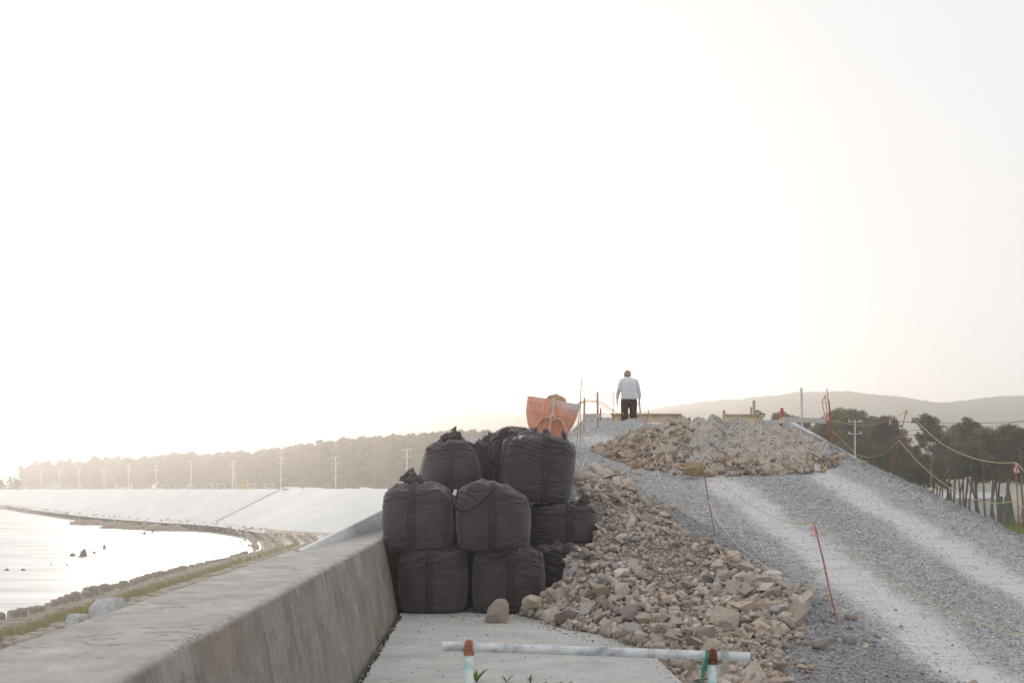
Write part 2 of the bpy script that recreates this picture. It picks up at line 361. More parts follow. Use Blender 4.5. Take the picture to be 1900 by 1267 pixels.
# --- pavement slab sections
def slab_sec(y0, y1):
    nx, ny = 20, max(2, int((y1-y0)/.25)); X = np.linspace(-1.13, 1.95, nx); Y = np.linspace(y0, y1, ny)
    gx, gy = np.meshgrid(X, Y, indexing='ij'); V = np.stack([WX(gx, gy), gy, SLAB+fbm(gx*.7, gy*.7)*.01], -1)
    top = V.reshape(-1, 3); n0 = len(top)
    mb = MB(); mb.add(top, grid_faces(nx, ny)[:, ::-1].tolist() if False else grid_faces(nx, ny).tolist(), True)
    for e in ([i*ny for i in range(nx)], [i*ny+ny-1 for i in range(nx)], list(range(ny)), [(nx-1)*ny+j for j in range(ny)]):
        q = [top[i] for i in e]; b0 = [(a[0], a[1], a[2]-.25) for a in q]; L = len(q)
        mb.add(q+b0, [(i, i+1, L+i+1, L+i) for i in range(L-1)])
    return mb
pav = tag(bpy.data.objects.new('pavement', None), kind='structure'); C.objects.link(pav)
for a, b_ in ((-6, 2), (2, 8.9), (8.9, 15.6), (15.6, 22.0)):
    slab_sec(a+.006, b_-.006).build('slab', M['pavement'], pav)
# --- ramp terrain
def smin(a, b, k): h = np.clip(.5+.5*(b-a)/k, 0, 1); return b*(1-h)+a*h-k*h*(1-h)
def zr(Y):
    Y = np.asarray(Y, float); z = -4.1+.1527*Y
    z = smin(z, 1.6+0*Y, .5); return -smin(-z, 1.92+0*Y, .12)
ctl = []
def cp(px, py, D): p = P(px, py, D); ctl.append((p.x, p.y, p.z))
for a in ((1030, 1016, 21.5), (1100, 958, 22.5), (1080, 885, 25.5), (1170, 905, 26.5), (1165, 1015, 21.4), (1230, 985, 22.6), (1000, 1105, 20.9), (1095, 1105, 19.9), (1200, 1085, 19.9), (1200, 1145, 18.1),
          (1300, 1085, 19.4), (1300, 1175, 16.6), (1300, 1005, 21.9), (1400, 1075, 19.1), (1400, 1175, 16.4), (1400, 1250, 14.1), (1075, 843, 30), (1060, 815, 34), (1100, 1175, 18.2), (1080, 1035, 21.4)): cp(*a)
ctl += [(0.0, 20.6, -1.97), (.35, 19.4, -1.97), (.95, 18.0, -1.97), (1.35, 16.6, -1.97), (1.6, 14.5, -1.97), (1.65, 12, -1.97), (-.4, 20.9, -2.0), (0.2, 18.5, -2.05), (.6, 16.5, -2.05), (.9, 13, -2.05), (-.2, 16, -2.1), (-.5, 19, -2.1),
        (1.2, 38, 1.35), (0, 34, .7), (-.5, 30, .3), (.5, 27, .1), (-.5, 25, -.1)]
for (X, Y) in ((3.9, 16.75), (3.3, 22.4), (2.3, 26.5), (2.4, 31), (2.6, 38), (4, 42), (6, 42), (6, 34), (6, 26), (5, 22), (6, 19), (5, 16), (7, 14), (4.2, 12), (3, 11), (5, 8), (2.5, 6), (8, 8), (1.7, 8), (.5, 44), (7, 22), (7, 30), (4, 27), (4.3, 24), (4.5, 19)):
    ctl.append((X, Y, float(zr(Y))))
ctl = np.array(ctl); dv = ctl[:, 2]-zr(ctl[:, 1])
def tps(A, B):
    d = np.sqrt(((A[:, None, :]-B[None])**2).sum(-1))+1e-9; return d*d*np.log(d)
sc_ = np.array([1.0, .5]); CP = ctl[:, :2]*sc_; nC = len(CP)
K = np.zeros((nC+3, nC+3)); K[:nC, :nC] = tps(CP, CP)+np.eye(nC)*.05; K[:nC, nC] = 1; K[:nC, nC+1:] = CP; K[nC, :nC] = 1; K[nC+1:, :nC] = CP.T
wts = np.linalg.solve(K, np.concatenate([dv, np.zeros(3)]))
def rbf(X, Y):
    sh = X.shape; A = np.stack([X.ravel(), Y.ravel()], -1)*sc_; out = np.zeros(len(A))
    for i in range(0, len(A), 20000):
        q = A[i:i+20000]; out[i:i+20000] = tps(q, CP) @ wts[:nC] + wts[nC] + q @ wts[nC+1:]
    return out.reshape(sh)
def XR(Y): return np.interp(Y, [0, 14, 21.7, 31, 42, 70], [8.6, 8.4, 7.85, 7.45, 7.6, 8.5])
def inpoly(x, y, poly):
    x = np.asarray(x); y = np.asarray(y); r = np.zeros(x.shape, bool); j = len(poly)-1
    for i in range(len(poly)):
        xi, yi = poly[i]; xj, yj = poly[j]
        c = ((yi > y) != (yj > y)) & (x < (xj-xi)*(y-yi)/(yj-yi+1e-12)+xi); r ^= c; j = i
    return r
def ppoly(pts): return [(P(*p).x, P(*p).y) for p in pts]
RUB = ppoly([(950, 1146, 20.8), (1010, 1163, 19.7), (1080, 1180, 18.2), (1150, 1195, 17.2), (1215, 1215, 15.9), (1262, 1240, 14.6), (1292, 1267, 13.5), (1310, 1290, 12.6), (1470, 1290, 13.2), (1430, 1215, 15.0), (1490, 1150, 16.5), (1497, 1090, 17.8),
             (1430, 1060, 19.2), (1370, 1035, 20.4), (1300, 1000, 21.9), (1245, 965, 23.4), (1190, 930, 25), (1165, 900, 26.6), (1150, 880, 28), (1070, 880, 28), (1066, 940, 23.6), (1095, 958, 22.6), (1030, 1016, 21.5), (1085, 1035, 21.2), (1045, 1085, 20.9), (985, 1115, 20.7)])
MC = (4.75, 32.4)
def mound(X, Y):
    u = (X-MC[0])/2.7; v = (Y-MC[1])/4.3; r = np.sqrt(np.abs(u)**2.4+np.abs(v)**2.2)
    m_ = (1-ss(.25, 1.0, r))
    h = .50*m_*(.72+.28*ss(3.0, 4.4, X))*(1+.30*fbm(X*1.1, Y*1.1, 3, 4))+m_*(1-m_)*.55*fbm(X*2.2, Y*2.2, 8, 4)+.34*fbm(X*2.7, Y*2.7, 1, 5)*ss(0, .3, m_)-.20*(1-np.abs(fbm(X*1.6, Y*1.6, 5, 3))*3).clip(0, 1)*m_
    px = P(1174, 800, 38.3); h = h+.27*np.exp(-(((X-px.x)/.8)**2+((Y-px.y)/.8)**2))*(1+.4*fbm(X*3, Y*3, 2))
    return h, m_
def height(X, Y, fine=True):
    X = np.asarray(X, float); Y = np.asarray(Y, float)
    z0 = zr(Y); off = rbf(X, Y)
    off = off*(1-ss(5.0, 7.0, X))*(1-ss(42, 46, Y))*ss(4, 9, Y)
    z = z0+off
    s0 = 20.7+.78*ss(1032, 1058, X/Y*F+950); cv = ss(0, .3, Y-s0)*(1-ss(22.6, 23.4, Y))*(1-ss(0, .22, X-((1078-950)/F*Y)-.25*ss(22, 22.6, Y)))
    z = z*(1-cv)+np.minimum(z, -2.0)*cv
    fq = ss(23.0, 23.4, Y)*(1-ss(.3, .9, X)); fill = -.12*fq+(1-fq)*-9
    z = np.maximum(z, np.where(Y < 30, fill, -9))
    hm, mm = mound(X, Y); z = z+hm
    xr = XR(Y); e = X-xr
    z = z+.10*np.exp(-((e+.35)/.35)**2)*(1+.8*fbm(X*1.5, Y*1.5, 4))
    z = np.where(e > 0, z-np.maximum(0, e)**1.0*.62-.03*e*e*0, z)
    z = np.where(X < -1.2, z-0*X, z)
    if fine:
        tr, tn, dk = masks(X, Y)
        z = z+(.035*fbm(X*2.3, Y*2.3, 0, 4)+.03*fbm(X*9, Y*9, 2, 3))*(1-.75*tr)*(1+1.2*tn)-.035*tr+.020*tr*fbm(X*.9, Y*7, 41, 3)
    z = np.maximum(z, -4.6)
    return z
def track_c(Y):   # wheel track centres, from the two bands seen on the ramp
    l = np.interp(Y, [12, 14.6, 18.4, 23, 27.9, 33, 40], [5.1, 4.72, 4.62, 4.35, 4.05, 3.4, 2.6])
    r = np.interp(Y, [12, 14.6, 18.4, 23, 27.9, 33, 40], [6.9, 6.75, 6.6, 6.45, 6.25, 6.4, 6.4]); return l, r
def masks(X, Y):
    l, r = track_c(Y); nz = .18*fbm(X*1.3, Y*.6, 11)
    t = np.maximum(1-ss(.05, .72, np.abs(X-l+nz)), 1-ss(.03, .66, np.abs(X-r+nz)))*ss(9, 12, Y)*(1-ss(27.5, 30, Y)*(X < 6))
    q = P(1105, 818, 34); t = np.maximum(t, .8*np.exp(-(((X-q.x)/.8)**2+((Y-q.y)/2.5)**2)))
    _, mm = mound(X, Y)
    tn = np.maximum(inpoly(X, Y, RUB)*.62, ss(.02, .25, mm)*(.62+.25*fbm(X*.9, Y*.9, 6)))
    e = X-XR(Y)
    eL = np.interp(Y, [10, 14, 16.75, 22.4, 25.6, 30], [4.0, 4.1, 3.95, 3.3, 2.3, 1.6])
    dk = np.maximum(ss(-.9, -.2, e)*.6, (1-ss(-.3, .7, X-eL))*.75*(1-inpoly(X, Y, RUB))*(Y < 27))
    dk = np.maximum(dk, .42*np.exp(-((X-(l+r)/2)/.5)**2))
    return t*(1-ss(.05, .4, mm)), tn, dk
def build_terrain():
    xs = np.concatenate([np.arange(-2.1, 9.0, .055), np.arange(9, 15.5, .35)])
    ysl = np.concatenate([np.arange(-6, 11, .5), np.arange(11, 24, .06), np.arange(24, 44, .09), np.arange(44, 70, .8)])
    X, Y = np.meshgrid(xs, ysl, indexing='ij')
    Z = height(X, Y)
    Z = np.where(Y > 55, Z-(Y-55)*.35, Z); Z = np.maximum(Z, -4.6)
    inner = (X < WX(1.95, Y)) & (Y < 21)
    Z = np.where(inner, np.where(Z < SLAB+.02, SLAB-.16, Z), Z)
    Z = np.where((X < WX(-1.3, Y)) & (Z > -1.0), np.minimum(Z, -1.0), Z)
    t, tn, dk = masks(X, Y)
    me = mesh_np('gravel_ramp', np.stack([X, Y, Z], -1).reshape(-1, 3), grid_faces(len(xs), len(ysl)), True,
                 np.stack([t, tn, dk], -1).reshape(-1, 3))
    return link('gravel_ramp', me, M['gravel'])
tag(build_terrain(), kind='structure')
# ------------------------------------------------------------------ stones
def hull_stone(seed, squash=(1, .75, .6), n=15, disp=0, rnd=.14):
    r = random.Random(seed); bm = bmesh.new()
    for i in range(n):
        p = Vector((r.uniform(-1, 1), r.uniform(-1, 1), r.uniform(-1, 1)))
        q = max(abs(p.x), abs(p.y), abs(p.z)); p = p/q*.5*r.uniform(.72, 1)
        p = p.lerp(p.normalized()*.5, rnd)
        bm.verts.new((p.x*squash[0], p.y*squash[1], p.z*squash[2]))
    res = bmesh.ops.convex_hull(bm, input=bm.verts)
    bmesh.ops.delete(bm, geom=[v for v in bm.verts if not v.link_faces], context='VERTS')
    bmesh.ops.triangulate(bm, faces=bm.faces)
    if disp:
        for _ in range(3): bmesh.ops.subdivide_edges(bm, edges=bm.edges, cuts=1, use_grid_fill=True, smooth=0)
        bmesh.ops.smooth_vert(bm, verts=bm.verts, factor=.5, use_axis_x=True, use_axis_y=True, use_axis_z=True)
        co = np.array([v.co for v in bm.verts]); d = fbm(co[:, 0]*5+seed, co[:, 1]*5, co[:, 2]*5, 4)
        d2 = np.round(fbm(co[:, 0]*2.5, co[:, 1]*2.5+seed, co[:, 2]*2.5, 2)*5)/5
        for v, a, c_ in zip(bm.verts, d, d2): v.co *= 1+disp*(a+c_*.8)
    me = bpy.data.meshes.new('stone'); bm.to_mesh(me); bm.free(); return me
protos = [hull_stone(100+i, random.choice([(1, .8, .62), (1, .62, .42), (1, .9, .8), (1, .55, .5), (1, .7, .3)]), random.choice([8, 9, 11, 13])) for i in range(20)]
PV = []; PF = []
for me in protos:
    me.materials.append(M['stone']); PV.append(np.array([v.co for v in me.vertices])); PF.append(np.array([p.vertices for p in me.polygons]))
pal = .73*np.array([(.46, .375, .30), (.53, .45, .375), (.40, .32, .255), (.58, .51, .45), (.32, .255, .21), (.36, .325, .31), (.49, .405, .32), (.22, .185, .175), (.41, .395, .39), (.68, .63, .585), (.41, .35, .31)])+.22*np.array([.375, .352, .345])
palw = np.array([.2, .18, .14, .09, .08, .07, .09, .04, .04, .02, .05]); palw /= palw.sum()
def rotm(rx, ry, rz):
    cx, sx_, cy, sy, cz, sz_ = np.cos(rx), np.sin(rx), np.cos(ry), np.sin(ry), np.cos(rz), np.sin(rz); o = np.zeros((len(rx), 3, 3))
    o[:, 0, 0] = cz*cy; o[:, 0, 1] = cz*sy*sx_-sz_*cx; o[:, 0, 2] = cz*sy*cx+sz_*sx_
    o[:, 1, 0] = sz_*cy; o[:, 1, 1] = sz_*sy*sx_+cz*cx; o[:, 1, 2] = sz_*sy*cx-cz*sx_
    o[:, 2, 0] = -sy; o[:, 2, 1] = cy*sx_; o[:, 2, 2] = cy*cx; return o
def stones_mesh(name, pos, size, rot, pid, cols, mt, label, cat, PVl=PV, PFl=PF, group=None):
    Vs = []; Fs = []; Cs = []; base = 0; RM = rotm(*rot.T)
    for k in range(len(PVl)):
        idx = np.where(pid == k)[0]
        if not len(idx): continue
        pv = PVl[k]; v_ = np.einsum('nij,vj->nvi', RM[idx], pv)*size[idx][:, None, None]+pos[idx][:, None, :]
        f_ = PFl[k][None]+(np.arange(len(idx))*len(pv))[:, None, None]+base
        Vs.append(v_.reshape(-1, 3)); Fs.append(f_.reshape(-1, 3)); Cs.append(np.repeat(cols[idx], len(pv), 0)); base += len(idx)*len(pv)
    me = mesh_np(name, np.concatenate(Vs), np.concatenate(Fs), False, np.concatenate(Cs))
    o = link(name, me, mt); return tag(o, label, cat, group, 'stuff')
def scatter(n, x0, x1, y0, y1, ok, smed, smax, sg=.45):
    out = []
    X = rng.uniform(x0, x1, n); Y = rng.uniform(y0, y1, n); k = ok(X, Y); X = X[k]; Y = Y[k]
    s = np.minimum(smed*np.exp(rng.normal(0, sg, len(X))), smax); return X, Y, s
def inrub(x, y): return inpoly(x+.28*fbm(x*1.9, y*.9, 31, 3), y+.55*fbm(x*1.3, y*.8, 37, 3), RUB) & ~((x < (1075-950)/F*y) & (y > 21.5) & (y < 25.5)) & ~((x < WX(.2, y)) & (y > 20.75) & (y < 26))
X1, Y1, s1 = scatter(60000, -1.6, 5, 11.5, 28.5, inrub, .072, .38, .60)
pt = fbm(X1*.8, Y1*.5, 21, 3)          # finer patches inside the rubble
pq = P(1255, 1030, 20.8); fine_ = np.exp(-(((X1-pq.x)/.75)**2+((Y1-pq.y)/1.6)**2))*.9+ss(.1, .35, pt)*.5
s1 = s1*(1-.62*np.clip(fine_, 0, 1)); keep = rng.random(len(X1)) > .35*np.clip(fine_, 0, 1); X1, Y1, s1 = X1[keep], Y1[keep], s1[keep]
L_ = 15000; X1, Y1, s1 = X1[:L_], Y1[:L_], s1[:L_]
# foot of the mound and its left flank
def okm(x, y):
    _, mm = mound(x, y); a = (mm > .02) & (mm < .38) & (y < 31.0) & (rng.random(len(x)) < .75)
    q = P(1195, 840, 31.5); a |= (((x-q.x)/1.1)**2+((y-q.y)/2.1)**2 < 1); return a
X2, Y2, s2 = scatter(12000, 1, 8, 26.5, 37, okm, .085, .40, .55)
X2, Y2, s2 = X2[:2900], Y2[:2900], s2[:2900]
X3, Y3, s3 = scatter(40, 5.5, 8, 24, 34, lambda x, y: (x > XR(y)-.5) & (x < XR(y)+.1), .11, .22)
X4, Y4, s4 = scatter(60, 2.0, 4.5, 12.8, 17, lambda x, y: ~inpoly(x, y, RUB), .07, .3)
def nearrub(x, y): return (inpoly(x-.35, y, RUB) | inpoly(x, y-.9, RUB) | inpoly(x-.2, y+.5, RUB)) & ~inpoly(x, y, RUB) & (x > WX(2.0, y)) & ~((x < (1090-950)/F*y) & (y > 20))
X6, Y6, s6 = scatter(9000, 0, 5.5, 12, 29, nearrub, .034, .16, .55); X6, Y6, s6 = X6[:1100], Y6[:1100], s6[:1100]
X4, Y4, s4 = np.concatenate([X4, X6]), np.concatenate([Y4, Y6]), np.concatenate([s4, s6])
X5, Y5, s5 = scatter(5200, 1, 8, 26.5, 38, lambda x, y: mound(x, y)[1] > .06, .042, .15, .5)
X3, Y3, s3 = np.concatenate([X3, X5]), np.concatenate([Y3, Y5]), np.concatenate([s3, s5])
Xs = np.concatenate([X1, X2, X3, X4]); Ys = np.concatenate([Y1, Y2, Y3, Y4]); ss_ = np.concatenate([s1, s2, s3, s4]); NS = len(Xs)
Zs = height(Xs, Ys, False)
onslab = (Xs < WX(1.95, Ys)) & (Ys < 21.5); Zs = np.where(onslab, np.maximum(Zs, SLAB), Zs)
pile = np.where(inpoly(Xs, Ys, RUB), rng.uniform(0, .07, NS), 0)
Zs = Zs+ss_*rng.uniform(.05, .30, NS)+pile
rots = np.stack([rng.normal(0, .5, NS), rng.normal(0, .5, NS), rng.uniform(0, 6.28, NS)], -1); pid = rng.integers(0, 20, NS)
ci = rng.choice(len(pal), NS, p=palw); cols = pal[ci]*rng.uniform(1.0, 1.35, (NS, 1))
mo = np.arange(NS) >= len(X1); cols[mo] *= np.array([.90, .84, .77]); m5 = mound(Xs, Ys)[1] > .3; cols[m5] = cols[m5]*.5+np.array([.36, .33, .30])*.5
app = ss_/Ys; vis = (np.abs((Xs/Ys*F)) < 950) & (Zs/Ys*F > -362) & ~((Xs/Ys*F+950 > 995) & (Xs/Ys*F+950 < 1090) & (Ys > 21.6) & (Ys < 25))
order = np.argsort(-(app*vis)); big = order[:285]; rest = order[285:]
for i in big:
    o = link('stone', protos[pid[i]]); o.location = (Xs[i], Ys[i], Zs[i]); o.scale = [ss_[i]]*3; o.rotation_euler = rots[i]
    o.color = (*cols[i], 1)
    if mo[i] and i < len(X1)+len(X2): tag(o, 'brown angular rock at the foot of the dirt mound on the ramp', 'rock', 'rocks at the foot of the dirt mound')
    elif mo[i]: tag(o, 'loose tan rock lying on the gravel at the edge of the ramp', 'rock', 'loose rocks on the gravel edge')
    else:
        px_ = Xs[i]/Ys[i]*F+950; py_ = 905-Zs[i]/Ys[i]*F
        cn = ['tan', 'light tan', 'brown', 'pale beige', 'dark brown', 'grey-brown', 'sandy', 'blackish', 'grey', 'whitish', 'dull brown'][ci[i]]
        zn = ('beside the bottom right bag' if px_ < 1090 and py_ > 1010 else 'between the top right bag and the gravel' if py_ < 960 else 'at the pavement edge' if py_ > 1130 and px_ < 1260 else 'behind the right barrier post' if py_ > 1180 else
              'near the leaning steel rod' if px_ > 1400 else 'below the sagging white rope' if px_ > 1270 and py_ < 1110 else 'in the middle of the rubble' if px_ > 1180 else 'below the middle right bag')
        sz = 'slabby' if max(protos[pid[i]].vertices, key=lambda v_: v_.co.z).co.z < .26 else 'blocky'
        tag(o, f'large {cn} {sz} rock lying {zn}', 'rock', 'large rocks in the rubble slope')
stones_mesh('rubble', np.stack([Xs, Ys, Zs], -1)[rest], ss_[rest], rots[rest], pid[rest], cols[rest], M['stone_attr'],
            'tan broken stone rubble heaped between the black bags and the gravel ramp', 'rubble')
# distinct rocks
def rock(px, py, D, size, squash, seed, col, label, rz=0, sink=.1, mt='stone', rx=0, tap=0., n=17):
    me = hull_stone(seed, squash, n, .15, .5)
    for v_ in me.vertices:
        k_ = 1-tap*(v_.co.z/squash[2]+.2); v_.co.x = v_.co.x*k_+.12*tap*v_.co.z; v_.co.y *= k_; me.materials.append(M[mt]); me.polygons.foreach_set('use_smooth', np.zeros(len(me.polygons), bool))
    p = P(px, py, D); o = link('rock', me, None, None, (p.x, p.y, p.z+size*squash[2]*(.5-sink))); o.scale = [size]*3; o.rotation_euler = (rx, 0, rz); o.color = (*col, 1)
    return tag(o, label, 'rock')
bm = bmesh.new()
for p_ in ((-.5, -.2, -.5), (-.45, .3, -.5), (.42, -.3, -.5), (.46, .3, -.5), (-.46, -.26, -.2), (-.08, -.42, -.05), (.5, -.22, .08), (-.24, -.1, .26), (.2, -.26, .36), (.5, .1, .30), (.06, .14, .46), (.36, -.02, .5), (-.32, .3, .1), (.1, -.36, -.4)): bm.verts.new(p_)
bmesh.ops.convex_hull(bm, input=bm.verts); bmesh.ops.triangulate(bm, faces=bm.faces); bmesh.ops.subdivide_edges(bm, edges=bm.edges, cuts=3, use_grid_fill=True)
for v_ in bm.verts: v_.co += v_.co.normalized()*(.07*float(fbm(v_.co.x*3, v_.co.y*3, v_.co.z*3, 4))+.03*float(fbm(v_.co.x*9, v_.co.y*9, v_.co.z*9, 2)))
me = bpy.data.meshes.new('rock'); bm.to_mesh(me); bm.free(); p = P(921, 1157, 19.6); o = link('rock', me, M['stone'], None, (p.x, p.y, SLAB+.155)); o.scale = (.33, .33, .345); o.rotation_euler = (0, 0, .15); o.color = (.34, .28, .235, 1)
tag(o, 'upright grey and tan boulder standing alone on the pavement in front of the bags', 'rock')
rock(1052, 1162, 19.0, .42, (1, .8, .62), 5, (.17, .13, .12), 'dark brown boulder with a broken face at the pavement edge of the rubble', .5)
rock(990, 1128, 20.1, .40, (1, .6, .5), 12, (.50, .43, .34), 'flat tan slab of rock tilted against the rubble beside the right bottom bag', .5, 0, 'stone', .3)
rock(1155, 1068, 20.2, .36, (1, .55, .4), 22, (.66, .61, .56), 'pale whitish oblong rock lying high in the middle of the rubble', .9, .2, 'stone', .2)
rock(1435, 1075, 18.9, .44, (1, .42, .34), 31, (.66, .61, .57), 'long white rock under the rope near the top of the rubble', .5, .1, 'stone', .15)
rock(1362, 1040, 20.0, .20, (1, .8, .9), 41, (.58, .49, .40), 'squarish pale tan rock at the upper rim of the rubble', .2, .1)
rock(1252, 946, 24.0, .17, (1, .8, .8), 47, (.55, .49, .42), 'small squarish tan rock beside the knotted rope on the gravel', .2, .1)
rock(1287, 880, 28.3, .52, (1, .7, .62), 52, (.30, .22, .14), 'large ochre boulder under the sagging rope at the front of the mound', .3, .2)
rock(1237, 845, 31.0, .72, (1, .9, .62), 58, (.40, .34, .27), 'big sandy block half buried in the left flank of the mound', .9, .3)
rock(1180, 868, 28.6, .26, (1, .8, .5), 63, (.34, .24, .15), 'brown clod lying on the gravel left of the mound', .4, .3)
rock(1530, 1195, 15.3, .36, (1, .55, .3), 71, (.34, .30, .27), 'flat grey-brown slab set in the dark gravel shoulder below the stake', -.5, .35, 'stone', .3)
rock(1580, 1190, 15.5, .16, (1, .8, .6), 74, (.46, .40, .34), 'pale rock on the dark gravel shoulder right of the slab', .5, .2)
rock(205, 1150, 22.5, .62, (1, .8, .75), 77, (.5, .51, .54), 'pale bluish rock showing above the sea wall at lower left', .4, .1, 'palerock')
rock(142, 1166, 21.5, .40, (1, .8, .7), 79, (.5, .51, .54), 'smaller pale rock behind the sea wall left of the bluish one', 1.2, .1, 'palerock')
# ------------------------------------------------------------------ fine gravel
def octa(seed):
    r = random.Random(seed); V = [(r.uniform(.35, .6), 0, 0), (-r.uniform(.35, .6), r.uniform(-.1, .1), 0), (0, r.uniform(.3, .5), .05), (.05, -r.uniform(.3, .5), 0), (0, 0, r.uniform(.2, .4)), (.03, .02, -.3)]
    return np.array(V), np.array([(0, 2, 4), (2, 1, 4), (1, 3, 4), (3, 0, 4), (2, 0, 5), (1, 2, 5), (3, 1, 5), (0, 3, 5)])
oc = [octa(i) for i in range(6)]
def pebbles(n, x0, x1, y0, y1, smed, smax, name, label, ok=None, slab=False):
    # denser near the camera: sample distance so that density falls off with range
    u = rng.random(n); Y = y0*(y1/y0)**u; X = rng.uniform(x0, x1, n)
    if slab: k = (X < WX(1.93, Y)) & (X > WX(-1.1, Y))
    else: k = (X > WX(1.97, Y)) | (Y > 21.5)
    k &= np.abs(X/Y*F) < 1000
    if ok is not None: k &= ok(X, Y)
    X, Y = X[k], Y[k]; t, tn, dk = masks(X, Y)
    k = rng.random(len(X)) > t*.6
    if not slab: X, Y, t, tn, dk = X[k], Y[k], t[k], tn[k], dk[k]
    s = np.minimum(smed*np.exp(rng.normal(0, .45, len(X)))*(1+.7*dk*(not slab)), smax)*np.sqrt(Y/18)
    Z = np.full(len(X), SLAB) if slab else height(X, Y)
    Z = Z+s*.12
    gcol = rng.uniform(.31, .55, (len(X), 1))*np.array([1.01, 1.0, 1.0])+t[:, None]*.10; gcol = gcol*(1-.25*dk[:, None])
    m_ = (rng.random(len(X)) < (tn*1.1+.03)) | slab; gcol[m_] = pal[rng.integers(0, len(pal), m_.sum())]*rng.uniform(.7, 1, (m_.sum(), 1))
    rt = np.stack([rng.normal(0, .5, len(X)), rng.normal(0, .5, len(X)), rng.uniform(0, 6.28, len(X))], -1)
    return stones_mesh(name, np.stack([X, Y, Z], -1), s, rt, rng.integers(0, 6, len(X)), gcol, M['pebble'], label, 'gravel', [a for a, _ in oc], [b for _, b in oc])
pebbles(150000, 0, 8.8, 12.5, 40, .0145, .07, 'gravel', 'loose grey crushed gravel covering the ramp between the wheel tracks')
def ok_edge(x, y):
    r1 = P(1000, 1150, 20); d = np.minimum(np.abs(y-20.65), 5); return (rng.random(len(x)) < np.exp(-d/.25)) | (rng.random(len(x)) < .03) | ((rng.random(len(x)) < .5) & inpoly(x+.28, y+.3, RUB))
pebbles(60000, -.6, 4.6, 12.5, 28.5, .024, .07, 'rubble_fines', 'fine stone chips and dirt filling the gaps of the rubble slope', lambda x, y: inpoly(x, y, RUB))
pebbles(14000, -1.9, 2, 12.5, 20.75, .018, .06, 'grit', 'scattered stone chips lying on the pavement near the bags and rubble', ok_edge, True)

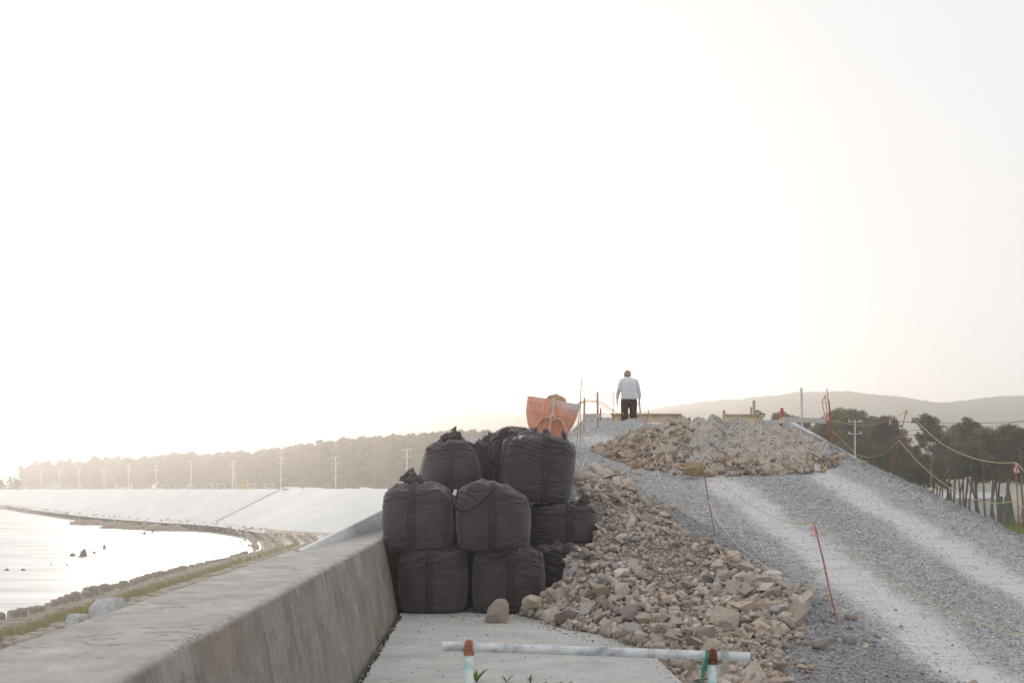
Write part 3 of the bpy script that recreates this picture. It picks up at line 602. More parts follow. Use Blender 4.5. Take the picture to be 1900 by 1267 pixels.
# ================================================================== BLACK BAGS
def make_bag(px, D, z0, H, rx, ry, seed, label, topn=0., skew=0., top='flat', lean=0., tilt=0., strap_th=(-1.57,), squareness=3.0, droop=0., taper=0., knot=None, loop=None, tagpos=None, fold=True, fa=1.):
    x0 = (px-950)/F*D; root = empty('bulk_bag', (x0, D, z0), label, 'bag', 'stacked black bulk bags')
    rs = np.random.default_rng(seed)
    tp = np.array([0, .10, .155, .20, .25, .40, .55, .68, .74, .79, .84, .92, 1.0])
    rp = np.array([0, .86, .95, .99, 1.0, 1.02, 1.02, 1.0, .975, .93, .80, .42, 0])
    zp = np.array([.0, .0, .025, .07, .14, .38, .60, .80, .895, .945, .968, .99, 1.0])
    def surf(th, t, fine=1.0):
        t = np.asarray(t, float); th = np.asarray(th, float)
        r = np.interp(t, tp, rp); z = np.interp(t, tp, zp)
        # soften the profile
        for d in (.012, .024):
            r = (r+np.interp(np.clip(t-d, 0, 1), tp, rp)+np.interp(np.clip(t+d, 0, 1), tp, rp))/3; z = (z+np.interp(np.clip(t-d, 0, 1), tp, zp)+np.interp(np.clip(t+d, 0, 1), tp, zp))/3
        n_ = squareness; c_, s_ = np.cos(th), np.sin(th)
        q = (np.abs(c_)**n_+np.abs(s_)**n_)**(-1/n_); q = q/np.interp(n_, [2, 3, 4], [1, 1.07, 1.12])
        r = r*(q*(1-taper*(1-z)))*(1-topn*ss(.25, 1.0, z))
        X = c_*r*rx; Y = s_*r*ry; Z = z*H
        a, b_ = c_*1.2+seed*3.1, s_*1.2+seed*1.7
        lump = .05*fbm(a*1.1, b_*1.1, z*1.4+seed, 2)
        edge_t = ss(.55, .75, z)*(1-ss(.93, 1.0, z)); edge_b = (1-ss(.05, .3, z))
        hw = 1-np.abs(fbm(c_*1.9+seed, s_*1.9, z*15+1.2*np.sin(th*2+seed), 4)*2.6); hw = np.clip(hw, 0, 1)**3
        patch = ss(-.1, .35, fbm(a*1.5, b_*1.5, z*2.2+9, 2)*1.6)
        hor = -.030*hw*(np.clip(edge_t+edge_b*.8+.5*patch*ss(.1, .2, z)*(1-ss(.8, .9, z)), 0, 1))
        k = 11+seed % 5
        vert = .05*fbm(c_*3.2+seed, s_*3.2+seed, z*.8, 3)*2.0*ss(.84, .97, z)*np.interp(t, [0, .8, .9, 1], [0, 1, .8, 0])
        top_l = .075*fbm(X*5+seed, Y*5, seed*1.0, 4)*ss(.80, .95, z)*np.interp(t, [0, .74, .85, 1], [0, 0, 1, 1])
        rad = (lump+fine*(hor+vert*.4)); X = X+c_*rad*ss(0, .12, t); Y = Y+s_*rad*ss(0, .12, t)
        Z = Z+(top_l+vert*.7)*fine*1.0
        Z = Z+tilt*X*ss(.45, 1, z)+skew*ss(-.2*rx, -.8*rx, X)*0+droop*(X/rx)**2*ss(.6, 1, z)*-1
        X = X+lean*z*H
        return np.stack([X, Y, Z], -1)
    nu, nv = 230, 150; th = np.linspace(0, 2*np.pi, nu, endpoint=False)[:, None]; t = np.linspace(0, 1, nv)[None]
    t = t*.55+.45*(.10+.80*np.linspace(0, 1, nv)[None]); t[0, 0] = 0; t[0, -1] = 1
    TH, T = np.broadcast_arrays(th, t); V = surf(TH, T)
    link('sack', mesh_np('sack', V.reshape(-1, 3), grid_faces(nu, nv, True)[:, ::-1].copy(), True), M['bag'], root)
    def strip(name, path, width_vec, mt=M['strap'], thick=.006, parent=root):
        P_ = np.array(path); Wv = np.array(width_vec); n1 = len(P_)
        V_ = np.stack([P_-Wv/2, P_-Wv/6, P_+Wv/6, P_+Wv/2], 1).reshape(-1, 3)
        o = link(name, mesh_np(name, V_, grid_faces(n1, 4), True), mt, parent)
        s = o.modifiers.new('thick', 'SOLIDIFY'); s.thickness = thick; s.offset = 0; return o
    for a in strap_th:
        tt = np.linspace(.14, .9, 70); w_ = .105/((rx+ry)/2)
        n1 = 6; VV = []
        for j in range(n1):
            thj = a+(j/(n1-1)-.5)*w_; p = surf(thj+0*tt, tt, .55); c_ = np.array([math.cos(thj), math.sin(thj), 0])
            up = ss(.70, .85, tt)[:, None]; VV.append(p+c_*(.016*(1-up*.6))+np.array([0, 0, .018])*up)
        VV = np.array(VV)
        o = link('strap', mesh_np('strap', VV.reshape(-1, 3), grid_faces(n1, 70), True), M['strap'], root)
        s = o.modifiers.new('thick', 'SOLIDIFY'); s.thickness = .007; s.offset = 1
    if fold:   # crumpled loose cloth lying over the top
        nu_, nv_ = 60, 26; u = np.linspace(0, 2*np.pi, nu_, endpoint=False)[:, None]; q = np.linspace(0, 1, nv_)[None]; U, Q = np.broadcast_arrays(u, q)
        rr = .28+.5*Q*(1+.35*fbm(np.cos(U)*2+seed, np.sin(U)*2, 0, 3)); X = np.cos(U)*rr*rx*.95; Y = np.sin(U)*rr*ry*.95-.02
        base = H*(1.0-.06*Q**3)+tilt*X-droop*(X/rx)**2
        Z = base+.01+.085*fa*np.abs(fbm(X*6.5+seed, Y*6.5+3, seed, 5))*(1.1-Q*.4)*1.6-.02-.05*Q**4
        X = X+.05*fbm(X*6, Y*6, seed+4); Y = Y+.05*fbm(X*6, Y*6, seed+8); X = X+lean*H
        o = link('top_fold', mesh_np('top_fold', np.stack([X, Y, Z], -1).reshape(-1, 3), grid_faces(nu_, nv_, True)[:, ::-1].copy(), True), M['bag'], root)
        s = o.modifiers.new('thick', 'SOLIDIFY'); s.thickness = .006
    if knot:
        kx, ky, kh, kr = knot; nu_, nv_ = 90, 60; u = np.linspace(0, 2*np.pi, nu_, endpoint=False)[:, None]; q = np.linspace(0, np.pi, nv_)[None]; U, Q = np.broadcast_arrays(u, q)
        dx, dy, dz = np.cos(U)*np.sin(Q), np.sin(U)*np.sin(Q), np.cos(Q)
        rd = 1-np.abs(fbm(dx*1.6+seed*2.3, dy*1.6, dz*1.2, 4))*2.4; rd2 = 1-np.abs(fbm(dx*4+seed, dy*4, dz*3, 3))*2
        rr = .62+.55*np.clip(rd, 0, 1)+.12*rd2
        fin = np.exp(-((np.arctan2(np.sin(U-seed*1.3-3.1), np.cos(U-seed*1.3-3.1)))/.55)**2)*ss(.2, .9, dz)
        X = kx+dx*rr*kr*(1-.3*(dz < 0)); Y = ky+dy*rr*kr*.8; Z = H*.97+tilt*kx+kh*.35+dz*rr*kh*.55+kh*.55*fin; X = X+lean*H
        o = link('tied_top', mesh_np('tied_top', np.stack([X, Y, Z], -1).reshape(-1, 3), grid_faces(nu_, nv_, True)[:, ::-1].copy(), True), M['bag'], root)
    if loop:   # slack lifting loop hanging in a curve
        for lp in loop:
            pts = np.array([np.array(P(a, b_, D_))-np.array((x0, D, z0)) for a, b_, D_ in lp]); m_ = len(pts)
            tt = np.linspace(0, m_-1, 40); sm = np.stack([np.interp(tt, np.arange(m_), pts[:, k]) for k in range(3)], -1)
            for _ in range(14): sm[1:-1] = (sm[:-2]+sm[1:-1]+sm[2:])/3
            d = np.gradient(sm, axis=0); d /= np.linalg.norm(d, axis=1)[:, None]+1e-9
            side_ = np.cross(d, np.array([0, -1.0, .25])); side_ /= np.linalg.norm(side_, axis=1)[:, None]+1e-9
            side_ = side_*.035+np.array([0, .035, 0])
            strip('lifting_loop', sm, side_)
    if tagpos:
        for (a, b_, D_, w_, h_) in tagpos:
            p = P(a, b_, D_)-Vector((x0, D, z0)); MB().box((p.x, p.y, p.z), (w_, .01, h_), (.3, .25, .15)).build('paper_tag', M['tag'], root)
    return root
H1 = .98
make_bag(804, 21.36, SLAB, H1-.02, .56, .54, 1, 'black bulk bag on the pavement against the sea wall, left of the bottom row', strap_th=(-1.62, 0.1, 3.2), taper=.03)
make_bag(943, 21.36, SLAB, H1, .565, .54, 2, 'black bulk bag in the middle of the bottom row behind the upright boulder', strap_th=(-1.50, 0.05, 3.1), tagpos=[(962, 1019, 20.95, .08, .02)], loop=[[(884, 1008, 20.9), (888, 1020, 20.85), (898, 1033, 20.8), (918, 1036, 20.78), (938, 1030, 20.8), (952, 1020, 20.85)]])
make_bag(1050, 22.05, SLAB, .97, .50, .50, 3, 'black bulk bag at the right end of the bottom row, half buried by rubble', strap_th=(-1.57, 3.1))
make_bag(777, 21.42, SLAB+H1-.06, .99, .565, .56, 4, 'black bulk bag with a tied knot in the middle row beside the wall', strap_th=(-1.70, -.02, 3.0), knot=(-.04, -.12, .21, .19), droop=.08, squareness=3.3, topn=.04, lean=-.02, tilt=.03)
make_bag(915, 21.30, SLAB+H1-.05, 1.02, .575, .55, 5, 'black bulk bag with a hanging strap loop and white tag, middle of the stack', strap_th=(-1.57, 0, 3.0), droop=.20, tilt=-.14, fold=False, loop=[[(842, 912, 20.95), (842, 930, 20.72), (848, 947, 20.68), (862, 950, 20.66), (885, 940, 20.66), (903, 925, 20.68), (915, 905, 20.75)]], tagpos=[(844, 913, 20.7, .045, .085)])
make_bag(1046, 22.45, SLAB+.93, .66, .55, .5, 6, 'black bulk bag squeezed under the top right bag, tan rubble against its right', strap_th=(-1.42, 3.1), knot=(.3, -.2, .12, .10))
make_bag(838, 22.9, -.09, .82, .52, .50, 7, 'black bulk bag with a pointed tied tuft, left of the top row', strap_th=(-1.57, -.25, 3.4), knot=(-.0, -.1, .19, .16), topn=.20, tilt=.02, squareness=2.6, loop=[[(885, 820, 22.6), (889, 840, 22.5), (893, 865, 22.5), (897, 890, 22.5)]])
make_bag(906, 23.75, -.10, .86, .27, .34, 8, 'narrow black bulk bag wedged behind, between the tufted bag and tall bag', strap_th=(-1.3,), knot=(.0, -.05, .14, .12), squareness=2.4)
make_bag(955, 23.7, -.10, 1.08, .45, .46, 9, 'tall black bulk bag behind the top right bag with a dangling loop', strap_th=(-2.0,), droop=.05, squareness=3, loop=[[(907, 815, 23.2), (908, 838, 23.1), (912, 858, 23.05), (921, 867, 23.05), (930, 855, 23.05), (934, 830, 23.1), (940, 812, 23.15)]])
make_bag(997, 22.5, -.235, 1.06, .635, .54, 10, 'large black bulk bag leaning at the top right of the stack, crumpled open top', strap_th=(-1.38, 3.0, -2.75), lean=.035, taper=.12, droop=.09, tilt=-.05, fa=1.9, knot=(.38, -.3, .09, .04), tagpos=[(965, 811, 21.95, .03, .05), (969, 809, 21.95, .03, .02)],
         loop=[[(952, 808, 22.0), (938, 822, 21.95), (934, 850, 21.95), (930, 890, 21.95), (927, 920, 22.0)]])

make_bag(762, 22.52, SLAB, H1, .53, .52, 11, 'black bulk bag in the hidden rear row of the bottom layer, nearest the sea wall', fold=False, strap_th=())
make_bag(868, 22.50, SLAB, H1, .53, .52, 12, 'black bulk bag in shadow behind the gap between the two front bottom bags', fold=False, strap_th=())
make_bag(800, 22.56, SLAB+H1-.07, .84, .53, .5, 13, 'black bulk bag in shadow behind the knotted middle row bag', fold=False, strap_th=())
make_bag(905, 22.56, SLAB+H1-.07, .84, .50, .5, 14, 'black bulk bag in shadow between the loop bag and the tufted bag', fold=False, strap_th=())

# ================================================================== PIPE BARRIER
D0 = 7.5
root = empty('pipe_barrier', P(1096, 1556, D0), 'pale scaffold pipe laid across two taped posts in front of the pavement', 'barrier')
ro = Vector(root.location)
a, b_ = P(820, 1198, D0), P(1391, 1218, D0)
mb = MB(); mb.tube([a-ro, b_-ro], .0243, 28, cap=False); mb.tube([b_-ro-Vector((.002, 0, 0)), a-ro+Vector((.002, 0, 0))], .0205, 24, cap=False); 
for e, d in ((a, -1), (b_, 1)):
    n_ = 28; V = []
    for k in range(n_):
        an = 2*math.pi*k/n_; V += [e-ro+Vector((0, math.cos(an), math.sin(an)))*.0243, e-ro+Vector((0, math.cos(an), math.sin(an)))*.0205]
    mb.add(V, [(2*k, 2*k+1, (2*k+3) % (2*n_), (2*k+2) % (2*n_)) for k in range(n_)])
mb.build('rail', M['pipe'], root)
for pxp, pyt, m_ in ((870, 1199, 'rust'), (1322, 1216, 'rustd')):
    c_ = P(pxp, pyt, D0)-ro
    mb = MB(); mb.tube([c_+Vector((0, .002, -.035)), (c_.x, c_.y+.002, SLAB-.3-ro.z)], .0245, 24); mb.build('post', M['sleeve'], root)
    cl = MB(); cl.tube([c_+Vector((-.021, 0, -.0)), c_+Vector((.021, 0, 0))], .032, 20); cl.tube([c_+Vector((0, .002, -.002)), c_+Vector((0, .002, -.045))], .0285, 20)
    cl.box(c_+Vector((-.002, -.03, .004)), (.026, .014, .03)); cl.tube([c_+Vector((0, -.04, -.004)), c_+Vector((0, -.04, .034))], .006, 8)
    cl.box(c_+Vector((0, -.004, .032)), (.02, .04, .012))
    cl.build('post_clamp', M[m_], root)
c_ = P(1344, 1217, D0)-ro; cl = MB(); cl.tube([c_+Vector((-.018, 0, 0)), c_+Vector((.018, 0, 0))], .033, 22); cl.box(c_+Vector((0, -.012, -.048)), (.036, .05, .032)); cl.tube([c_+Vector((0, -.012, .02)), c_+Vector((0, -.012, .062))], .007, 10)
cl.tube([c_+Vector((0, -.012, .046)), c_+Vector((0, -.012, .058))], .013, 6); cl.box(c_+Vector((0, -.034, -.01)), (.03, .01, .04)); cl.tube([c_+Vector((0, -.05, -.046)), c_+Vector((0, -.03, -.046))], .011, 6); cl.build('swivel_coupler', M['galv'], root)
gc = MB(); c_ = P(1311, 1216, D0)-ro
for k in range(3): gc.tube([c_+Vector((-.006+k*.006, math.cos(q)*.028, math.sin(q)*.028)) for q in np.linspace(0, 6.3, 17)], .003, 6, cap=False)
for k in range(16):
    p0 = c_+Vector((-.006+random.uniform(-.01, .006), -.026, -.02)); L = random.uniform(.05, .13); q = [p0]
    for i in range(6): q.append(q[-1]+Vector((random.uniform(-.012, .006), random.uniform(-.006, .006), -L/6)))
    gc.tube(q, .0017, 5)
gc.build('green_cord', M['greencord'], root)
# small weeds rooted in the slab joint
def weed(px, D, h, n_, seed, label):
    r = random.Random(seed); x = (px-950)/F*D; mb = MB()
    for k in range(n_):
        an = r.uniform(0, 6.28); L = h*r.uniform(.6, 1.1); w_ = L*.10; sp_ = r.uniform(.4, 1.0); pv = []
        for i in range(6):
            t_ = i/5; c_ = Vector((math.cos(an)*sp_*L*t_, math.sin(an)*sp_*L*t_, L*(t_-.45*t_*t_*sp_)))
            sd_ = Vector((-math.sin(an), math.cos(an), 0))*w_*math.sin(math.pi*(.12+.86*t_)); pv += [c_-sd_, c_+Vector((0, 0, -w_*.3)), c_+sd_]
        mb.add(pv, [f for i in range(5) for f in ((3*i, 3*i+1, 3*i+4, 3*i+3), (3*i+1, 3*i+2, 3*i+5, 3*i+4))], True)
    o = mb.build('weed', M['leaf'], None, (x, D, SLAB)); return tag(o, label, 'plant')
weed(884, 13.6, .17, 8, 1, 'green weed with narrow leaves on the pavement beside the left barrier post')
weed(940, 13.55, .11, 5, 2, 'small green sprig on the pavement right of the left barrier post')
weed(984, 13.5, .10, 4, 3, 'second small sprig further right on the pavement joint')
for k, (px, c_) in enumerate(((1012, 'low dry tuft on the pavement joint'), (1038, 'tiny dry tuft right of the low one on the joint'), (1060, 'rightmost tiny tuft on the pavement joint'))): weed(px, 13.4, .05, 6, 10+k, c_)
# dark debris along the wall foot
X = []
nn = 500; Yd = rng.uniform(12.8, 20.6, nn); Xd = WX(-1.12, Yd)+np.abs(rng.normal(0, .018, nn)); sd__ = rng.uniform(.01, .035, nn)
stones_mesh('joint_litter', np.stack([Xd, Yd, np.full(nn, SLAB+.004)], -1), sd__, rng.uniform(0, 6, (nn, 3)), rng.integers(0, 6, nn), np.tile([.05, .045, .035], (nn, 1)), M['pebble'], 'dark litter caught in the joint at the foot of the sea wall', 'litter', [a for a, _ in oc], [b for _, b in oc])
rock(719, 1172, 19.0, .07, (1, .8, .7), 91, (.7, .7, .68), 'small white pebble at the foot of the sea wall', .2, 0)

# ================================================================== CONCRETE SKIP
Ds = 30.0; k = Ds/F
sk = empty('concrete_bucket', P(1022, 835, Ds), 'orange concrete skip spattered with grey cement behind the black bags', 'skip'); so_ = Vector(sk.location)
rings = [  # y in px, left px, right px, half depth m
    (736, 979, 1076, .46, 17), (739, 979, 1075.5, .47, 17), (762, 976, 1068, .47, 15), (780, 978.5, 1062, .42, 10), (800, 984, 1053, .34, 5), (815, 993, 1047, .26, 2), (826, 1003, 1041, .20, 0)]
V = []; nn = 48
for (y, l, r_, dp, tl) in rings:
    cx = (l+r_)/2; hw = (r_-l)/2*k
    for i in range(nn):
        an = 2*math.pi*i/nn; c_, s_ = math.cos(an), math.sin(an); q = (abs(c_)**4+abs(s_)**4)**(-.25)
        x = (cx-950)*k+hw*c_*q*1.0; z = (905-y)*k-(c_*q*.5+.5)*tl*k
        V.append((x-so_.x, Ds+dp*s_*q-so_.y, z-so_.z))
Vo = np.array(V).reshape(len(rings), nn, 3).transpose(1, 0, 2)
o = link('shell', mesh_np('shell', Vo.reshape(-1, 3), grid_faces(nn, len(rings), True), True), M['orange'], sk)
s = o.modifiers.new('thick', 'SOLIDIFY'); s.thickness = .012; e = o.modifiers.new('es', 'EDGE_SPLIT'); e.split_angle = R(25)
mb = MB(); yy = Ds-.49
def q_(px, py, dy=0): p = P(px, py, Ds)-so_; return Vector((p.x, yy+dy-so_.y, p.z))
mb.tube([q_(986, 812), q_(992, 797), q_(1000, 783), (q_(1008, 777)), q_(1020, 776), q_(1030, 778), q_(1040, 782), q_(1046, 791), q_(1049, 803), q_(1050, 818)], .032, 12); mb.build('guard_hoop', simple('rusty_orange_tube', (.50, .24, .15), (.62, .36, .26), 12, .7, .3, .003), sk)
mb = MB(); mb.beam(q_(1022, 776, -.02), q_(1016, 812, -.02), .085, .04); mb.build('lever_arm', M['orange'], sk)
mb = MB(); mb.tube([q_(1026, 741, -.02), q_(1027, 757, -.02)], .036, 10); mb.tube([q_(1026, 757, -.03), q_(1023, 775, -.03)], .018, 8)
mb.tube([q_(1023.5+5*math.cos(a_), 777+5*math.sin(a_), -.02) for a_ in np.linspace(0, 6.3, 15)], .018, 7, cap=False); mb.build('latch_rod', simple('cement_crusted_steel', (.55, .46, .40), (.66, .58, .52), 20, .8), sk)
for x_, y0_, y1_ in ((1000, 790, 812), (1030, 783, 812), (1037, 785, 812)): MB().beam(q_(x_, y0_, .04), q_(x_, y1_, .10), .012, .012).build('rib', M['orange'], sk)
MB().beam(q_(977.5, 763, .012), q_(1067, 778, .012), .014, .022).build('weld_band', M['orange'], sk)
for y_, l, r_, tl in ((748, 978.5, 1073, 16),):
    mb = MB(); mb.beam(q_(l, y_, .015), q_(r_, y_+tl, .015), .012, .02); mb.build('rim_band', M['orange'], sk)
# sack lying in the skip
nu_, nv_ = 32, 16; V = []
for i in range(nu_):
    for j in range(nv_):
        a_ = 2*math.pi*i/nu_; b2 = math.pi*(j/(nv_-1)); rr = 1+.25*float(vn(math.cos(a_)*1.5, math.sin(a_)*1.5, b2)); V.append((math.cos(a_)*math.sin(b2)*.19*rr, math.sin(a_)*math.sin(b2)*.2*rr, math.cos(b2)*.12*rr))
p = P(1032, 743, 30.1); o = link('sack', mesh_np('sack', V, grid_faces(nu_, nv_, True)[:, ::-1].copy(), True), simple('brown_sacking', (.34, .22, .13), (.42, .28, .17), 9), None, p); o.rotation_euler = (0, R(14), 0)
tag(o, 'brown sack lying in the top of the orange skip', 'sack')

# ================================================================== TOP OF THE RAMP: formwork, walls, stakes
def boxobj(name, mt, px0, py0, px1, py1, D, th, label=None, cat=None, parent=None, D1=None, lo=None):
    D1 = D1 or D; a_, b2 = P(px0, py0, D), P(px1, py1, D); c_ = (a_+b2)/2; mb = MB(); L = lo or Vector((0, 0, 0))
    mb.box(Vector((c_.x, D+th/2, c_.z))-L, (abs(b2.x-a_.x), th, abs(a_.z-b2.z))); o = mb.build(name, M[mt], parent, bevel=.004)
    return tag(o, label, cat) if label else o
cw = empty('cross_wall', P(1085, 800, 43), 'pale new concrete cross wall with tie holes behind the orange skip', 'wall'); lo = Vector(cw.location)
a1, a2, a3 = P(1046, 812, 42.4), P(1086, 774, 42.4), P(1152, 774, 42.4)
mb = MB(); zb = P(0, 830, 42.4).z
V = [(a1.x, a1.y, zb), (a3.x, a3.y, zb), (a3.x, a3.y, a3.z), (a2.x, a2.y, a2.z), (a1.x, a1.y, a1.z)]
V = [Vector(p_)-lo for p_ in V]; V2 = [p_+Vector((0, .3, 0)) for p_ in V]
mb.add(V+V2, [(0, 1, 2, 3, 4), (9, 8, 7, 6, 5), (3, 2, 7, 8), (4, 3, 8, 9), (0, 4, 9, 5), (1, 6, 7, 2)]); mb.build('wall_face', M['new_concrete'], cw)
for px, py in ((1098.5, 780), (1128, 779), (1069, 796), (1066, 799)): p_ = P(px, py, 42.4)-lo; MB().tube([p_+Vector((0, -.003, 0)), p_+Vector((0, .02, 0))], .02, 10).build('tie_hole', M['rustd'], cw)
fw = empty('formwork', P(1200, 795, 41.6), 'long plywood formwork box behind the standing man', 'formwork'); lo = Vector(fw.location)
boxobj('panel', 'plywood', 1135, 769, 1264, 784, 41.6, .02, parent=fw, lo=lo)
boxobj('cap_rail', 'wood', 1133, 767, 1265, 769.5, 41.5, .1, parent=fw, lo=lo)
boxobj('panel', 'plywood', 1134, 780, 1152, 791, 41.45, .03, parent=fw, lo=lo)
boxobj('bottom_rail', 'wood', 1142, 786, 1222, 790, 41.55, .06, parent=fw, lo=lo)
boxobj('leg', 'rustd', 1137, 791, 1139, 800, 41.5, .05, parent=fw, lo=lo); boxobj('leg', 'wood', 1140.5, 790, 1143.5, 800, 41.5, .05, parent=fw, lo=lo)
boxobj('end_post', 'wood', 1250, 769.6, 1264, 784, 41.57, .028, parent=fw, lo=lo)
fw2 = empty('formwork', P(1380, 795, 40.5), 'short plywood formwork box above the mound, left of the pale corner wall', 'formwork'); lo = Vector(fw2.location)
boxobj('panel', 'plywood', 1346, 770, 1412, 790, 40.5, .02, parent=fw2, lo=lo); boxobj('cap_rail', 'wood', 1344, 768, 1409, 770.5, 40.4, .1, parent=fw2, lo=lo)
boxobj('end_post', 'wood', 1407, 770, 1412, 792, 40.45, .05, parent=fw2, lo=lo)
# landward parapet: level part then falling with the ramp
pw = empty('landward_parapet', P(1440, 800, 40), 'pale concrete parapet stepping down the landward edge of the ramp', 'wall'); lo = Vector(pw.location)
mb = MB(); p0, p1 = P(1411, 779, 40.8), P(1462, 779, 40.8)
mb.box(Vector(((p0.x+p1.x)/2, 41.0, (p0.z-1.2+p0.z)/2))-lo, (p1.x-p0.x, .36, 1.2)); mb.build('level_section', M['new_concrete'], pw)
mb = MB(); a_, b2 = P(1460, 779, 40.75), P(1606, 864, 30.2)
V = []
for p_ in (a_, b2):
    d_ = Vector((.0, 0, 0)); V += [p_, p_+Vector((.13, .02, 0)), p_+Vector((.18, .02, -1.3)), p_+Vector((-.06, 0, -1.3))]
V = [p_-lo for p_ in V]; mb.add(V, [(0, 1, 5, 4), (1, 2, 6, 5), (3, 0, 4, 7), (0, 3, 2, 1), (4, 5, 6, 7)]); mb.build('falling_section', M['new_concrete'], pw)
mb = MB()
for px, py, D in ((1497, 813, 38.2),): p_ = P(px, py, D)-lo+Vector((-.02, 0, 0)); mb.tube([p_+Vector((-.03, 0, 0)), p_+Vector((.02, 0, 0))], .03, 10)
p_ = P(1521, 820, 36.4)-lo+Vector((-.1, 0, 0)); mb.tube([p_, p_+Vector((-.08, 0, -.12))], .018, 8); mb.build('tie_hole', M['rustd'], pw)
# board rails
rl = empty('marker_rail', P(1485, 790, 38.5), 'grey board rail nailed to stakes in front of the sloping parapet', 'rail'); lo = Vector(rl.location)
mb = MB(); mb.beam(P(1452, 777.5, 38.2)-lo, P(1534, 781, 38.9)-lo, .03, .13); mb.build('rail_board', M['board_grey'], rl)
boxobj('stake', 'board_grey', 1455, 783, 1458.5, 794, 38.25, .05, parent=rl, lo=lo)
boxobj('end_block', 'plywood', 1446, 776, 1455, 785, 38.15, .05, parent=rl, lo=lo)
rl = empty('marker_rail', P(1100, 790, 39), 'short pale board rail on stakes between the skip and the man', 'rail'); lo = Vector(rl.location)
mb = MB(); mb.beam(P(1083, 771, 39)-lo, P(1115, 771.5, 39)-lo, .03, .11); mb.build('rail_board', M['board_grey'], rl)
boxobj('stake', 'redpaint', 1113, 757, 1116, 779, 39.05, .045, parent=rl, lo=lo)
def stake(top, bot, D, r_, mt, label, D2=None, sq=False, name='stake', cat='stake', group=None, ext=.25):
    a_ = P(*top, D); b2 = P(*bot, D2 or D); d_ = (a_-b2); b2 = b2-d_.normalized()*ext; mb = MB()
    if sq: mb.beam(b2, a_, r_*2, r_*2)
    else: mb.tube([b2, b2.lerp(a_, .33)+Vector((random.uniform(-.008, .008), 0, 0)), b2.lerp(a_, .7)+Vector((random.uniform(-.008, .008), 0, 0)), a_], r_, 8)
    for k_ in range(len(mb.v)): mb.v[k_] = tuple(Vector(mb.v[k_])-b2)
    o = mb.build(name, M[mt], None, b2); return tag(o, label, cat, group)
stake((1510, 968), (1553, 1148), 16.75, .010, 'rust', 'rusty steel rod leaning left beside the near end of the rubble, pink ribbon on top', D2=16.6)
stake((1302, 857), (1326, 985), 22.4, .009, 'rust', 'rusty steel rod holding two ropes in front of the mound', D2=22.3)
stake((1204, 762), (1184, 836), 31, .008, 'rust', 'thin rusty rod leaning right at the crest, ropes meeting at its tip', D2=30.8)
stake((1175, 858), (1166, 897), 26.6, .008, 'rust', 'short thin rusty rod at the top rim of the rubble')
stake((1682, 760), (1655, 868), 29.5, .010, 'rust', 'rusty rod leaning right on the landward edge, ribbon at its tip')
stake((1884, 860), (1893, 1000), 21.6, .011, 'rust', 'rusty rod at the right edge of the photo with pink ribbon')
stake((1487, 720), (1489, 812), 38.8, .034, 'whitepole', 'tall thin white pole standing behind the grey board rail')
stake((1399, 743), (1399, 768), 41, .036, 'wood', 'brown wooden stake above the short formwork', sq=True)
stake((1393.5, 755), (1393.5, 768), 41.2, .022, 'wood', 'thin short stake left of the brown one above the short formwork', sq=True)
stake((1344, 761), (1343, 772), 39, .033, 'wood', 'stubby wooden stake on top of the mound', sq=True)
stake((1451, 757), (1449, 792), 38.4, .036, 'redpaint', 'red painted wooden stake at the end of the grey rail', sq=True)
stake((1488, 793), (1488, 807), 38.6, .03, 'rustd', 'short dark peg at the foot of the white pole', sq=True)
stake((1108.5, 727), (1109.5, 797), 39.2, .03, 'wood', 'brown wooden stake behind the short pale rail', sq=True)
stake((1084.5, 738), (1084, 797), 38.8, .028, 'wood', 'tan wooden stake carrying the hose right of the skip', sq=True)
stake((1080, 698), (1070, 824), 32, .010, 'wood', 'tall thin bamboo cane right of the orange skip')
stake((1077, 725), (1077, 822), 33, .008, 'rust', 'thin rusty rod standing close to the tall bamboo cane')
stake((1084, 720), (1081, 826), 33.5, .009, 'wood', 'slim cane with a yellow tip right of the tall cane')
stake((1137.5, 726), (1137.5, 770), 41, .013, 'rust', 'thin upright rod at the left end of the long formwork')
for j, (t_, b3) in enumerate((((1534, 720), (1547, 834)), ((1531, 735), (1545, 836)), ((1538, 742), (1549, 832)), ((1525, 745), (1543, 832)))):
    stake(t_, b3, 33.5, .010, 'rust', ['tallest rusty rod of the leaning bundle near the parapet', 'second rod of the leaning bundle, pink ribbons on it', 'rightmost rod of the leaning bundle near the parapet', 'leftmost bent rod of the leaning bundle near the parapet'][j], group='bundle of rusty rods by the parapet')
